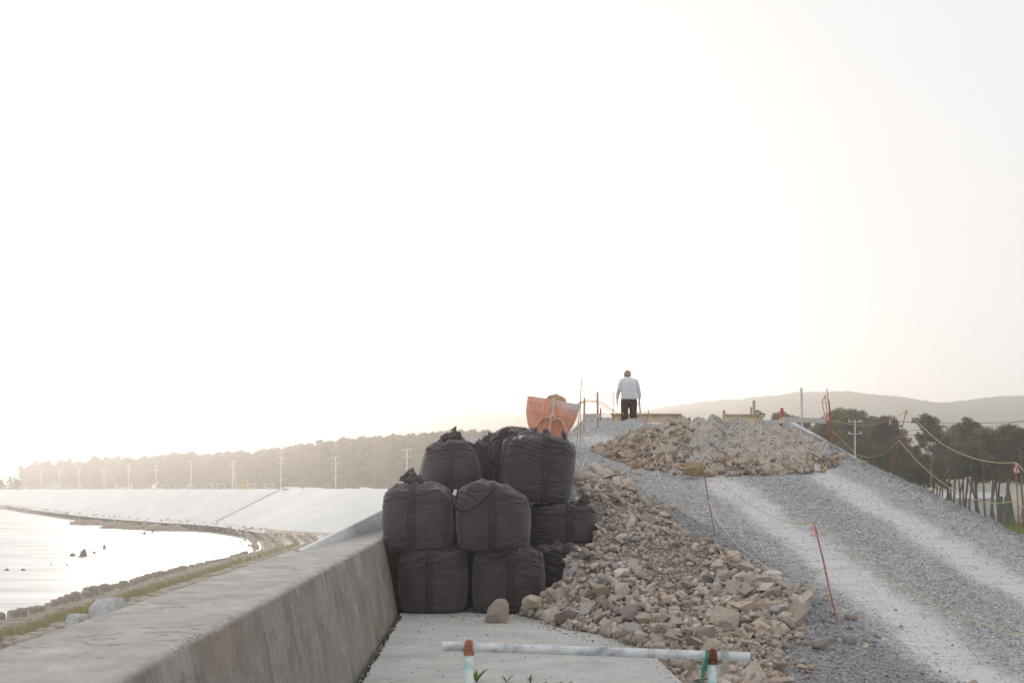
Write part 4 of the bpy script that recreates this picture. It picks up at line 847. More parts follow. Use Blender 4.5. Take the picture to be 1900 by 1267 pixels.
# ropes
def rope(pts, mt, label, r_=.0054, cat='rope', name='rope', pitch=.05, sub=26):
    pw_ = np.array([P(*p_) for p_ in pts]); m_ = len(pw_)
    t_ = np.linspace(0, m_-1, sub*(m_-1)+1)
    def cr(p0, p1, p2, p3, u): return .5*((2*p1)+(-p0+p2)*u+(2*p0-5*p1+4*p2-p3)*u*u+(-p0+3*p1-3*p2+p3)*u**3)
    out = []
    for q in t_:
        i = min(int(q), m_-2); u = q-i; out.append(cr(pw_[max(i-1, 0)], pw_[i], pw_[i+1], pw_[min(i+2, m_-1)], u))
    out = np.array(out); L = np.concatenate([[0], np.cumsum(np.linalg.norm(np.diff(out, axis=0), axis=1))])
    n_ = max(20, int(L[-1]/(pitch/3))); n_ = min(n_, 900); Ln = np.linspace(0, L[-1], n_); c_ = np.stack([np.interp(Ln, L, out[:, k_]) for k_ in range(3)], -1)
    d_ = np.gradient(c_, axis=0); d_ /= np.linalg.norm(d_, axis=1)[:, None]; up = np.cross(d_, [0, 1.0, .3]); up /= np.linalg.norm(up, axis=1)[:, None]+1e-9; sd_ = np.cross(d_, up)
    V = []; Cc = []; k8 = 6
    ph = Ln/pitch*2*np.pi
    for k_ in range(k8):
        a_ = 2*np.pi*k_/k8; rr = r_*(1+.22*np.cos(2*(a_-ph/2)*1.0))
        V.append(c_+up*(np.cos(a_)*rr)[:, None]+sd_*(np.sin(a_)*rr)[:, None]); Cc.append((np.cos(a_-ph) > .5).astype(float))
    V = np.array(V); Cc = np.array(Cc).reshape(-1, 1); o0 = c_[0]
    me = mesh_np(name, (V-o0).reshape(-1, 3), grid_faces(k8, n_, True), True, np.repeat(Cc, 3, 1))
    o = link(name, me, M[mt], None, o0); return tag(o, label, cat)
rope([(1204, 764, 31), (1222, 815, 29), (1250, 860, 26), (1275, 868, 24.2), (1302, 858, 22.4)], 'rope_yellow', 'yellow rope sagging from the crest rod to the rod before the mound')
rope([(1303, 858, 22.4), (1330, 882, 21.6), (1370, 920, 20.2), (1430, 957, 18.5), (1480, 970, 17.4), (1511, 971, 16.75)], 'rope_yellow', 'yellow rope between the two rusty rods along the left track')
rope([(1512, 971, 16.75), (1560, 1010, 15.8), (1650, 1075, 14.3), (1760, 1135, 12.9), (1905, 1181, 11.4)], 'rope_yellow', 'yellow and black rope running to the lower right over the track')
rope([(1198, 790, 31), (1212, 840, 28.5), (1230, 900, 26), (1258, 940, 23.8)], 'rope_white', 'thin pale rope from the crest rod down to the knot on the gravel')
rope([(1258, 940, 23.7), (1275, 945, 23.2), (1298, 938, 22.8), (1314, 925, 22.4)], 'rope_yellow', 'short lower rope from the gravel knot to the rod before the mound')
rope([(1314, 926, 22.4), (1335, 970, 21.3), (1370, 1012, 20.2), (1407, 1040, 19.2), (1440, 1065, 18.4), (1470, 1076, 17.8), (1500, 1072, 17.2), (1533, 1050, 16.7)], 'rope_white', 'white and black rope sagging over the white rock on the rubble rim')
rope([(1534, 1052, 16.7), (1580, 1100, 15.6), (1650, 1168, 14.2), (1700, 1212, 13.4), (1770, 1272, 12.5)], 'rope_white', 'white and black rope dropping to the bottom edge past the gravel shoulder')
rope([(1682, 762, 29.5), (1650, 780, 30.4), (1610, 789, 31.5), (1586, 788, 32), (1545, 780, 33.4)], 'rope_yellow', 'yellow rope from the leaning rod back to the rod bundle')
rope([(1668, 816, 29.5), (1645, 838, 30.2), (1615, 848, 31), (1590, 843, 31.7), (1568, 822, 32.5), (1545, 800, 33.4)], 'rope_yellow', 'lower yellow rope sagging between the rod bundle and leaning rod')
rope([(1668, 816, 29.5), (1705, 858, 27.5), (1760, 903, 25.2), (1825, 931, 23), (1888, 930, 21.6)], 'rope_yellow', 'lower yellow rope sagging in front of the pines at right')
rope([(1682, 762, 29.5), (1740, 817, 26.8), (1790, 844, 24.8), (1840, 857, 23), (1886, 858, 21.6)], 'rope_yellow', 'upper yellow and black rope in front of the pine crowns at right', r_=.006)
rope([(1886, 858, 21.6), (1915, 890, 20.6)], 'rope_yellow', 'upper rope leaving the frame at the right edge'); rope([(1888, 930, 21.6), (1915, 955, 20.6)], 'rope_yellow', 'lower rope leaving the frame at the right edge')
rope([(1082, 780, 33), (1092, 800, 32), (1110, 822, 31)], 'rope_white', 'pale rope slanting down right of the bamboo canes')
rope([(1112, 785, 38), (1127, 800, 36), (1142, 808, 35), (1175, 806, 33.5), (1198, 790, 31)], 'rope_white', 'pale rope from the short rail to the crest rod, ribbon midway')
rope([(1070, 870, 24), (1078, 872, 24), (1086, 851, 25)], 'rope_white', 'short pale cord with red end beside the top right bag')
rope([(1066, 752, 34), (1078, 746, 36), (1095, 743, 38), (1115, 746, 39), (1132, 758, 39.6), (1146, 767, 40)], 'hose', 'orange hose arching from the skip to the man\'s hand', r_=.013, cat='hose', name='hose')
rope([(1070, 750, 34), (1084, 747, 36.5), (1108, 747, 38.6), (1128, 760, 39.6), (1142, 769, 40), (1152, 765, 40), (1158, 770, 39.9)], 'hose', 'second thin hose looped under the orange hose at the man\'s hand', r_=.009, cat='hose', name='hose')
def ribbon(px, py, D, h, label, rot=0.):
    p_ = P(px, py, D); mb = MB(); h *= .8
    for s_ in (-1, 1):
        w_ = h*.15; V = []
        for i in range(7):
            t_ = i/6; x = s_*h*.22*t_+.03*h*math.sin(t_*9+s_); y = .05*h*math.sin(t_*7+s_); z = -h*t_; V += [Vector((x-w_*(.6+.4*math.sin(t_*6+s_*2)), y, z)), Vector((x+w_*(.6+.3*math.sin(t_*8)), y+.12*h*math.sin(t_*5), z-.03*h))]
        mb.add(V, [(2*i, 2*i+1, 2*i+3, 2*i+2) for i in range(6)], True)
    mb.box((0, 0, 0), (h*.22, h*.2, h*.16)); o = mb.build('ribbon', M['ribbon'], None, p_); s_ = o.modifiers.new('t', 'SOLIDIFY'); s_.thickness = .002; o.rotation_euler = (0, rot, 0); return tag(o, label, 'ribbon')
ribbon(1509, 974, 16.7, .16, 'pink ribbon on the near rod beside the rubble')
ribbon(1219, 815, 29.0, .17, 'pink ribbon on the rope left of the big sandy block', .5); ribbon(1251, 862, 25.9, .10, 'pink ribbon on the low point of the rope before the mound', .2)
ribbon(1142, 808, 35, .14, 'pale pink ribbon on the rope left of the man\'s mound'); ribbon(1683, 762, 29.4, .10, 'pink ribbon at the tip of the leaning rod')
ribbon(1652, 779, 30.3, .12, 'pink ribbon on the rope left of the leaning rod'); ribbon(1886, 860, 21.5, .17, 'pink ribbon on the rod at the right edge')
ribbon(1531, 733, 33.3, .24, 'pink ribbon high on the rod bundle', .15); ribbon(1535, 762, 33.3, .26, 'pink ribbon low on the rod bundle', .15); ribbon(1528, 826, 33.5, .16, 'pink ribbon lying at the foot of the parapet')
ribbon(1086, 848, 25, .06, 'small red ribbon end beside the top right bag')
ribbon(1258, 938, 23.6, .10, 'frayed yellow rope knot lying on the gravel', 0)['category'] = 'knot'
bpy.context.scene.objects['ribbon.011'].data.materials[0] = M['plywood'] if 'ribbon.011' in bpy.context.scene.objects else None

# ================================================================== MAN
def skinned(name, verts, edges, mt, parent, sub=2, rootv=0):
    me = bpy.data.meshes.new(name); me.from_pydata([v_[0] for v_ in verts], edges, []); o = link(name, me, M[mt], parent)
    s_ = o.modifiers.new('skin', 'SKIN'); s_.use_smooth_shade = True
    for i, v_ in enumerate(verts):
        r_ = v_[1]; me.skin_vertices[0].data[i].radius = r_ if isinstance(r_, tuple) else (r_, r_); me.skin_vertices[0].data[i].use_root = (i == rootv)
    q = o.modifiers.new('sub', 'SUBSURF'); q.levels = sub; q.render_levels = sub; return o
mp = P(1167, 800, 40.2); man = empty('person', (mp.x, mp.y, mp.z), 'man seen from behind with head bent, pale long-sleeved shirt and dark trousers, holding a hose', 'person')
# local: x right, y away from the camera, z up; height about 1.67; each garment one continuous remeshed surface
def limb(mb, prof, n=16):
    """prof: list of (centre, rx, ry); lofted and capped along z-ish axis"""
    pts = [Vector(p_[0]) for p_ in prof]; V = []; m_ = len(pts)
    for i, (c_, rx_, ry_) in enumerate(prof):
        for k_ in range(n): a_ = 2*math.pi*k_/n; V.append(Vector(c_)+Vector((math.cos(a_)*rx_, math.sin(a_)*ry_, 0)))
    Fc = [(i*n+k_, i*n+(k_+1) % n, (i+1)*n+(k_+1) % n, (i+1)*n+k_) for i in range(m_-1) for k_ in range(n)]
    Fc += [tuple(range(n))[::-1], tuple((m_-1)*n+k_ for k_ in range(n))]
    if pts[-1].z < pts[0].z: Fc = [f_[::-1] for f_ in Fc]
    mb.add(V, Fc, True)
def remeshed(mb, name, mt, vox=.011, sm=4):
    o = mb.build(name, M[mt], man); r_ = o.modifiers.new('remesh', 'REMESH'); r_.mode = 'VOXEL'; r_.voxel_size = vox; r_.use_smooth_shade = True
    q = o.modifiers.new('smooth', 'SMOOTH'); q.iterations = sm; q.factor = .5; return o
hL, hR = Vector((-.285, .12, .78)), Vector((.295, .07, .78))
b_ = MB()
limb(b_, [((0, 0, .86), .14, .10), ((0.0, 0, 1.0), .15, .10), ((0, 0, 1.15), .14, .095), ((0, .02, 1.32), .17, .10), ((0, .07, 1.41), .10, .075), ((0, .13, 1.44), .056, .056), ((0, .17, 1.47), .055, .058)])
limb(b_, [((0, .23, 1.40), .035, .04), ((0, .225, 1.43), .062, .075), ((0, .20, 1.49), .076, .093), ((0, .165, 1.55), .076, .095), ((0, .14, 1.60), .055, .07), ((0, .13, 1.62), .02, .03)], 20)
for s_, hw_ in ((-1, hL), (1, hR)):
    limb(b_, [((s_*.17, .03, 1.38), .05, .05), ((s_*.215, .02, 1.22), .045, .048), ((s_*.245, .02, 1.08), .037, .04), ((hw_.x-s_*.008, hw_.y-.02, .92), .027, .03), ((hw_.x-s_*.004, hw_.y-.005, .85), .022, .027), ((hw_.x, hw_.y, .80), .019, .042), ((hw_.x, hw_.y, .76), .015, .038)])
    for f in range(4):
        y_ = hw_.y-.030+f*.019; L = (.062, .072, .068, .052)[f]
        b_.tube([(hw_.x, y_, .765), (hw_.x-s_*.004, y_+.003, .765-L*.5), (hw_.x-s_*.022, y_+.006, .765-L*.85), (hw_.x-s_*.042, y_+.006, .765-L*.80)], [.0105, .0095, .0088, .007], 8)
    b_.tube([(hw_.x-s_*.004, hw_.y+.03, .815), (hw_.x-s_*.018, hw_.y+.052, .785), (hw_.x-s_*.034, hw_.y+.056, .752)], [.013, .0115, .009], 8)
    limb(b_, [((s_*.075, 0, .90), .08, .09), ((s_*.10, .01, .48), .05, .055), ((s_*.11, 0, .10), .038, .042), ((s_*.112, .03, .03), .04, .08)])
    b_.tube([(s_*.072, .19, 1.51), (s_*.086, .18, 1.50), (s_*.08, .19, 1.475)], [.01, .015, .008], 8)
b_.tube([(0, .28, 1.50), (0, .312, 1.465), (0, .285, 1.46)], [.010, .015, .010], 8)
remeshed(b_, 'body', 'skin', .007, 2)
b_ = MB()
limb(b_, [((.01, 0, .85), .215, .145), ((.01, -.005, .90), .218, .148), ((0, -.01, 1.03), .205, .14), ((0, -.01, 1.18), .205, .14), ((0, .01, 1.29), .212, .138), ((0, .04, 1.37), .20, .125), ((0, .075, 1.42), .14, .10), ((0, .12, 1.455), .07, .068)], 24)
for s_, hw_ in ((-1, hL), (1, hR)):
    limb(b_, [((s_*.13, .035, 1.40), .07, .075), ((s_*.175, .03, 1.36), .068, .078), ((s_*.218, .02, 1.26), .064, .068), ((s_*.252, .02, 1.12), .056, .060), ((hw_.x-s_*.012, hw_.y-.035, .99), .050, .052), ((hw_.x-s_*.006, hw_.y-.018, .90), .042, .044), ((hw_.x-s_*.004, hw_.y-.008, .865), .034, .038)])
    for k_ in range(3): b_.tube([(s_*.06, -.125+.01*k_, 1.02+.05*k_), (s_*.13, -.10, .97+.07*k_), (s_*.17, -.03, .96+.09*k_)], [.006, .016, .006], 6)
remeshed(b_, 'shirt', 'shirt', .010, 4)
b_ = MB()
limb(b_, [((0, 0, .99), .17, .115), ((0, 0, .90), .195, .13), ((0, -.005, .82), .212, .14), ((0, 0, .74), .208, .13)], 24)
for s_ in (-1, 1):
    limb(b_, [((s_*.102, -.005, .84), .110, .125), ((s_*.108, 0, .70), .108, .115), ((s_*.112, .01, .48), .094, .098), ((s_*.118, 0, .25), .086, .088), ((s_*.12, 0, .09), .086, .088)])
    for k_ in range(3): b_.tube([(s_*.03, -.10, .80-.1*k_), (s_*.09, -.105, .76-.1*k_), (s_*.15, -.07, .77-.11*k_)], [.005, .014, .005], 6)
remeshed(b_, 'trousers', 'trousers', .010, 3)
for s_ in (-1, 1):
    b_ = MB(); limb(b_, [((s_*.115, .0, .20), .058, .062), ((s_*.115, .01, .10), .056, .07), ((s_*.118, .05, .045), .054, .13), ((s_*.118, .05, .0), .055, .135)]); remeshed(b_, 'boot', 'shoe', .010, 3)
nu_, nv_ = 32, 18; V = []
for i in range(nu_):
    for j in range(nv_):
        a_ = 2*math.pi*i/nu_; b2 = math.pi*.66*(j/(nv_-1)); rr = 1+.04*math.sin(a_*11)+.05*math.sin(a_*5+j); V.append((math.cos(a_)*math.sin(b2)*.090*rr, .158+math.sin(a_)*math.sin(b2)*.104*rr, 1.535+math.cos(b2)*.105*rr))
link('hair', mesh_np('hair', V, grid_faces(nu_, nv_, True)[:, ::-1].copy(), True), M['hair'], man)
man.scale = (1.10, 1.08, 1.06); man.rotation_euler = (0, 0, R(9))
a_ = mp+Vector((.30, .08, .87)); o = MB().tube([Vector((0, 0, 0)), Vector((.03, 0, -.35)), Vector((.07, .02, -.80))], [.022, .024, .026], 10).build('handle', M['board_grey'], None, a_); tag(o, 'pale wooden tool handle held down at the man\'s right side', 'tool')

# ================================================================== REVETMENT, BEACH, SEA, EMBANKMENT
ZW = -5.6
def path_pts(lst, z): return [Vector(((px-950)/F*(-z*F/(py-905)), -z*F/(py-905), z)) for px, py in lst]
def resample(pts, n_=None, step=None, smooth=0):
    A = np.array([tuple(p_) for p_ in pts]); L = np.concatenate([[0], np.cumsum(np.linalg.norm(np.diff(A, axis=0), axis=1))])
    q = np.linspace(0, L[-1], n_) if n_ else np.arange(0, L[-1], step); B = np.stack([np.interp(q, L, A[:, k_]) for k_ in range(3)], -1)
    for _ in range(smooth): B[1:-1] = (B[:-2]+2*B[1:-1]+B[2:])/4
    return B
# apron slope seaward of the wall down to the water
def row_path(xrel, z, far):
    pts = [Vector((WX(xrel, y_), y_, z)) for y_ in (20, 40, 60, 80, 100, 118)]
    pts += path_pts(far, z); return pts
FAR = [(512, 1006), (505, 996), (484, 986), (440, 977), (380, 969), (300, 962), (220, 956), (140, 950), (60, 945)]
rows = [(-18.4, -5.25, 0, 'outer'), (-16.6, -5.0, 1, 'mid'), (-14.7, -4.62, 2, 'green'), (-13.1, -4.42, 3, 'flat')]
core = resample([Vector((WX(-16.2, y_), y_, -5)) for y_ in (20, 40, 60, 80, 100, 118)]+path_pts([(512, 1003), (506, 994), (488, 985), (445, 977), (385, 970), (300, 962), (220, 956.5), (140, 951), (60, 946)], -5), None, .25, 60)
dcore = np.gradient(core, axis=0); dcore /= np.linalg.norm(dcore, axis=1)[:, None]; ncore = np.stack([-dcore[:, 1], dcore[:, 0], 0*dcore[:, 0]], -1)   # points to the sea (left)
Lc = np.arange(len(core))*.25
offs = np.array([3.6, 1.6, .2, -1.2, -2.6, -4.2, -9, -13.6]); zoff = np.array([-6.6, -5.65, -5.28, -5.0, -4.74, -4.46, -3.1, -1.7])
def core_at(L, off, z):
    i = np.interp(L, Lc, np.arange(len(core))); p_ = np.stack([np.interp(i, np.arange(len(core)), core[:, k_]) for k_ in range(3)], -1); nn_ = np.stack([np.interp(i, np.arange(len(core)), ncore[:, k_]) for k_ in range(3)], -1)
    p_ = p_+nn_*off; p_[..., 2] = z; return p_, nn_
nearL = Lc[core[:, 1] < 112]
st_ = core[::8]; sn = ncore[::8]; near = (st_[:, 1] < 118)
V = []
for p_, q, i in zip(st_, sn, range(len(st_))):
    for of, zz in zip(offs, zoff):
        if of < -4.3 and p_[1] > 118: of = -4.2-.01*(of+4.2)*-1; zz = -4.42
        V.append(p_+q*of); V[-1] = np.array([V[-1][0], V[-1][1], zz])
me = mesh_np('revetment_bed', np.array(V), grid_faces(len(st_), len(offs)), True); tag(link('revetment_slope', me, simple('wet_apron', (.42, .38, .32), (.64, .60, .55), .9, .8, .3, .05, .4)), kind='structure')
def blockmesh(kind, seed):
    r_ = random.Random(seed); bm = bmesh.new()
    if kind == 'flat': spec = [(0, .46), (.16, .44), (.2, .36)]
    elif kind == 'green': spec = [(0, .40), (.10, .40), (.52, .26), (.56, .20)]
    elif kind == 'mid': spec = [(0, .46), (.36, .44), (.52, .28)]
    else: spec = [(0, .42), (.15, .44), (.66, .36), (.74, .25)]
    n_ = 6 if kind in ('outer', 'mid') else 4; prev = None
    for z, w_ in spec:
        ring = [bm.verts.new((math.cos(2*math.pi*(i+.5)/n_)*w_*1.2*r_.uniform(.95, 1.05), math.sin(2*math.pi*(i+.5)/n_)*w_*1.2*r_.uniform(.95, 1.05), z+r_.uniform(-.015, .015))) for i in range(n_)]
        if prev:
            for i in range(n_): bm.faces.new((prev[i], prev[(i+1) % n_], ring[(i+1) % n_], ring[i]))
        else: bm.faces.new(ring[::-1])
        prev = ring
    bm.faces.new(prev); me = bpy.data.meshes.new('block'); bm.to_mesh(me); bm.free(); return me
kinds = {k_: [blockmesh(k_, 10*i+3) for i in range(4)] for k_ in ('outer', 'mid', 'green', 'flat')}
matk = {'outer': 'armour', 'mid': 'armour', 'green': 'moss', 'flat': 'armour'}
for k_ in kinds:
    for me in kinds[k_]: me.materials.append(M[matk[k_]])
lab = {'outer': 'tan hexagonal concrete block in the seaward row', 'mid': 'worn concrete block in the jumbled second row',
       'green': 'mossy green trapezoid block in the third row', 'flat': 'low flat concrete block in the row nearest the wall'}
cand = []
for k_, of, z, sp_ in (('outer', 2.0, -5.44, 1.02), ('mid', .9, -5.22, .95), ('mid', .0, -5.06, 1.05), ('green', -1.4, -4.80, .88), ('flat', -2.4, -4.62, .85), ('flat', -3.1, -4.50, .85)):
    Ls = np.arange(8, Lc[-1]-1, sp_); p_, nn_ = core_at(Ls, of, z)
    for j in range(len(Ls)):
        q = p_[j]; px = q[0]/q[1]*F+950; 
        if px < -60 or q[1] < 40: continue
        jit = .0 if k_ == 'green' else .12
        if k_ in ('outer',) and (vn(Ls[j]*.15, 3.3) > .55 or 113 < q[1] < 119): continue
        cand.append((k_, q+np.array([random.uniform(-jit, jit), random.uniform(-jit, jit), random.uniform(-.05, .05)+(.16*float(vn(Ls[j]*.25, 1.7)) if k_ == 'outer' else 0)]), math.atan2(nn_[j][1], nn_[j][0])))
cand.sort(key=lambda c_: c_[1][1])
order_ = cand[:290]; restb = cand[290:]
for k_, q, an in order_:
    o = link('armour_block', random.choice(kinds[k_])); o.location = q; o.rotation_euler = (random.uniform(-.1, .1) if k_ != 'green' else 0, random.uniform(-.1, .1) if k_ != 'green' else 0, an+(math.pi/4 if k_ in ('green', 'flat') else 0)*0+random.uniform(-.04, .04)+(0 if k_ != 'mid' else random.uniform(-.8, .8)))
    o.scale = {'outer': (.52, .56, .92), 'mid': (.55, .62, .74), 'green': (.5, .54, .74), 'flat': (.55, .72, .7)}[k_]
    px_ = q[0]/q[1]*F+950; zn = 'near left edge' if px_ < 110 else 'left of pale rock' if px_ < 180 else 'beyond pale rock' if px_ < 280 else 'middle stretch' if px_ < 380 else 'far stretch'
    tag(o, lab[k_]+', '+zn, 'block', {'outer': 'seaward row of concrete armour blocks', 'mid': 'jumbled second row of armour blocks', 'green': 'mossy third row of armour blocks', 'flat': 'flat row of blocks nearest the wall'}[k_])
Vs, Fs = [], []; MBk = MB(); MBm = MB()
for k_, q, an in restb:
    me = random.choice(kinds[k_]); mt_ = Matrix.Translation(Vector(q)) @ Matrix.Rotation(an+random.uniform(-.1, .1), 4, 'Z') @ Matrix.Diagonal((.45, .68, .6, 1))
    (MBm if k_ == 'green' else MBk).add([mt_ @ v_.co for v_ in me.vertices], [tuple(p_.vertices) for p_ in me.polygons])
tag(MBm.build('mossy_blocks', M['moss']), 'far end of the mossy third row of armour blocks', 'blocks', kind='stuff')
tag(MBk.build('armour_blocks', M['armour']), 'far rows of concrete armour blocks curving round the bay', 'blocks', kind='stuff')
# beach and embankment
TOE = [(760, 990), (700, 988), (640, 989), (560, 988), (480, 978), (405, 968), (300, 962.5), (200, 956), (130, 949), (60, 941), (15, 935.5), (-60, 930), (-160, 926)]
toe = resample(path_pts(TOE, -4.3), 160, None, 6)
SH = [(545, 1030), (500, 1001), (497, 997), (480, 990), (430, 981), (370, 975), (290, 970), (230, 964), (170, 959), (100, 952), (40, 946.5), (-60, 941), (-160, 936)]
shp = resample(path_pts(SH, -5.55), 160, None, 3)
nb = 24; V = np.zeros((160, nb, 3))
for j in range(nb):
    t_ = j/(nb-1)*1.25; V[:, j] = toe*(1-t_)+shp*t_
    V[:, j, 2] = -4.3+(-5.55+4.3)*t_**1.2
V[:, :, 2] += .22*fbm(V[:, :, 0]*.25, V[:, :, 1]*.12, 3, 4)*np.linspace(0, 1, nb)[None]*1.2
tag(link('beach', mesh_np('beach', V.reshape(-1, 3), grid_faces(160, nb), True), M['beach']), kind='structure')
nB = 2600; iB = rng.integers(0, 100, nB); jB = rng.integers(0, 20, nB); pB = V[iB, jB]+np.stack([rng.normal(0, 1.5, nB), rng.normal(0, 1.5, nB), np.zeros(nB)], -1)
sB = rng.uniform(.12, .45, nB); cB = np.array([.48, .41, .345])*rng.uniform(.6, 1.3, (nB, 1)); rB = np.stack([rng.normal(0, .3, nB), rng.normal(0, .3, nB), rng.uniform(0, 6, nB)], -1)
stones_mesh('beach_stones', pB, sB, rB, rng.integers(0, 20, nB), cB, M['stone_attr'], 'brown stones strewn over the beach below the white embankment', 'stones')
# rock shelf fingers reaching into the water, and rocks
mbr = MB(); 
def lump(px, py, wpx, hpx, z=ZW, seed=0, mt='wetrock', label=None, name='sea_rock', cat='rock', group=None):
    D = -z*F/(py-905); p_ = P(px, py, D); me = hull_stone(seed+950, (1, .8, 1), 18, .08, .5)
    for v_ in me.vertices: k_ = 1-.6*v_.co.z; v_.co.x *= k_; v_.co.y *= k_
    me.materials.append(M[mt]); o = link(name, me, None, None, (p_.x, p_.y, z)); s_ = wpx/F*D; o.scale = (s_*1.1, s_*.8, hpx/F*D*2.3); o.rotation_euler = (0, 0, seed); return tag(o, label, cat, group)
lump(154, 1032, 16, 15, seed=1, label='tallest dark pointed rock standing in the shallow sea'); lump(135, 1031, 18, 6, seed=2, label='low dark rock left of the pointed sea rock'); lump(147, 1033, 16, 5, seed=3, label='flat rock in front of the pointed sea rock')
lump(174, 1026, 9, 5, seed=4, label='small dark rock right of the pointed sea rock'); lump(194, 1018, 12, 9, seed=5, label='round dark rock furthest right of the sea rocks')
lump(13, 1058, 11, 4, seed=6, label='small rock awash at the left edge of the sea'); lump(43, 1058, 11, 4, seed=7, label='small awash rock right of the leftmost one')
lump(95, 1047, 6, 2, seed=8, label='tiny awash rock between the edge rocks and the pointed rock'); lump(124, 1048, 6, 2, seed=9, label='tiny awash rock below the pointed rock')
lump(268, 991, 9, 5, seed=10, label='small rock off the beach'); lump(283, 988, 7, 5, seed=11, label='rounder small rock off the beach, nearer the shore'); lump(318, 1003, 5, 2, seed=12, label='tiny rock speck in the middle of the bay')
lump(378, 968, 8, 6, -4.9, 13, 'armour', 'rounded boulder on the beach below the embankment joint'); lump(386, 972, 8, 5, -5.0, 14, 'armour', 'second rounded boulder on the beach right beside the first')
lump(228, 973, 14, 7, seed=15, label='largest rock on the shoal off the beach')
VV = []; 
for px in np.arange(132, 330, 2.2):
    py = np.interp(px, [132, 240, 330], [972.5, 975, 983])+random.uniform(-.8, .8); VV.append((px, py))
for px in np.arange(195, 400, 2.0):
    py = np.interp(px, [195, 300, 400], [979.5, 984, 984])+random.uniform(-1.8, 1.2); VV.append((px, py))
X_ = []; s_l = []
for px, py in VV:
    D = -ZW*F/(py-905); p_ = P(px, py, D); X_.append((p_.x, p_.y, ZW)); s_l.append(random.uniform(.8, 2.6))
nX = len(X_); stones_mesh('shoal', np.array(X_), np.array(s_l), np.stack([rng.normal(0, .1, nX), rng.normal(0, .1, nX), rng.uniform(0, 6, nX)], -1), rng.integers(0, 20, nX), np.tile([.26, .21, .17], (nX, 1)), M['stone_attr'], 'low brown rock shoal reaching from the beach into the shallow sea', 'shoal')
# sea sheet
xs = np.linspace(-2900, 30, 60); ysl = np.linspace(-180, 2900, 60); gx, gy = np.meshgrid(xs, ysl, indexing='ij')
tag(link('sea', mesh_np('sea', np.stack([gx, gy, ZW+0*gx], -1).reshape(-1, 3), grid_faces(60, 60), True), M['sea']), kind='structure')
# embankment: toe -> crest, top, back
tn_ = np.gradient(toe, axis=0); tn_ /= np.linalg.norm(tn_, axis=1)[:, None]; out_ = np.stack([tn_[:, 1], -tn_[:, 0], 0*tn_[:, 0]], -1)   # away from the sea
if out_[80][1] < 0: out_ = -out_
fadeE = np.interp(np.arange(160), [0, 134, 149, 159], [1, 1, .0, .0])
crz = np.interp(np.arange(160), [0, 60, 159], [-.15, -.35, -.6])
cols_ = []
for of, zf in ((-.6, -.12), (0, 0), (2, .22), (4.2, .48), (6.3, .74), (8.4, 1.0), (8.9, 1.02), (14, 1.02), (22, .0)):
    p_ = toe+out_*of; p_[:, 2] = -4.3+(crz+4.3)*zf*fadeE; cols_.append(p_)
Vv = np.array(cols_).transpose(1, 0, 2); Vv[:, 2:6, 2] += .05*fbm(Vv[:, 2:6, 0]*.1, Vv[:, 2:6, 1]*.1, 2)
emb = empty('embankment', tuple(toe[80]), 'long white concrete embankment slope behind the bay', 'embankment'); eo = np.array(toe[80])
link('slope_face', mesh_np('slope_face', (Vv-eo).reshape(-1, 3), grid_faces(160, 9), False), M['slope'], emb)
mj = MB(); ji = 52
def slope_pt(i, f): a_, b2 = Vv[int(i)][1], Vv[int(i)][5]; return Vector(a_*(1-f)+b2*f-eo)+Vector((0, -.05, .06))
# find toe index nearest to px 405 and crest near px 520
tpx = toe[:, 0]/toe[:, 1]*F+950; cpx = Vv[:, 5, 0]/Vv[:, 5, 1]*F+950; i0 = int(np.argmin(abs(tpx-405))); i1 = int(np.argmin(abs(cpx-522)))
pa, pb = Vector(Vv[i0][1]-eo), Vector(Vv[i1][5]-eo); mj.tube([slope_pt(i0+(i1-i0)*f, f) for f in np.linspace(0, 1, 12)], .06, 6); mj.build('joint', M['armour'], emb)
for k_, (px, w_, h_) in enumerate(((527, 5.0, .8), (538, 4, .6), (566, 4.5, .55), (578, 3, .35), (671, 3.4, .5), (640, 2.5, .2))):
    i = int(np.argmin(abs(cpx-px))); p_ = Vv[i][6]; me = hull_stone(1200+k_, (1, .7, .5), 15, .06); me.materials.append(M['slope']); o = link('concrete_heap', me, None, None, (p_[0], p_[1]+1, p_[2]+h_*.05)); o.scale = (w_*.6, w_*.7, h_*1.5)
    tag(o, ['white spoil heap on the embankment crest at the joint', 'lower white heap just right of the joint heap', 'jagged white heap midway along the right crest', 'small low white lump beside the jagged heap', 'white block on the crest nearest the bags', 'faint low white lump on the right crest'][k_], 'heap')
# land sheet
far_pts = [(-2900, toe[-1][1]), (-2900, 2900), (2900, 2900), (2900, -150), (6, -150), (6, 60), (2, 100)]
poly = [(p_[0], p_[1], -4.32) for p_ in toe]+[(x, y, -4.32) for x, y in far_pts]
bm = bmesh.new(); fv = [bm.verts.new(p_) for p_ in poly]; f_ = bm.faces.new(fv); bmesh.ops.triangulate(bm, faces=[f_]); bmesh.ops.recalc_face_normals(bm, faces=bm.faces); me = bpy.data.meshes.new('ground'); bm.to_mesh(me); bm.free()
tag(link('ground', me, M['land']), kind='structure')
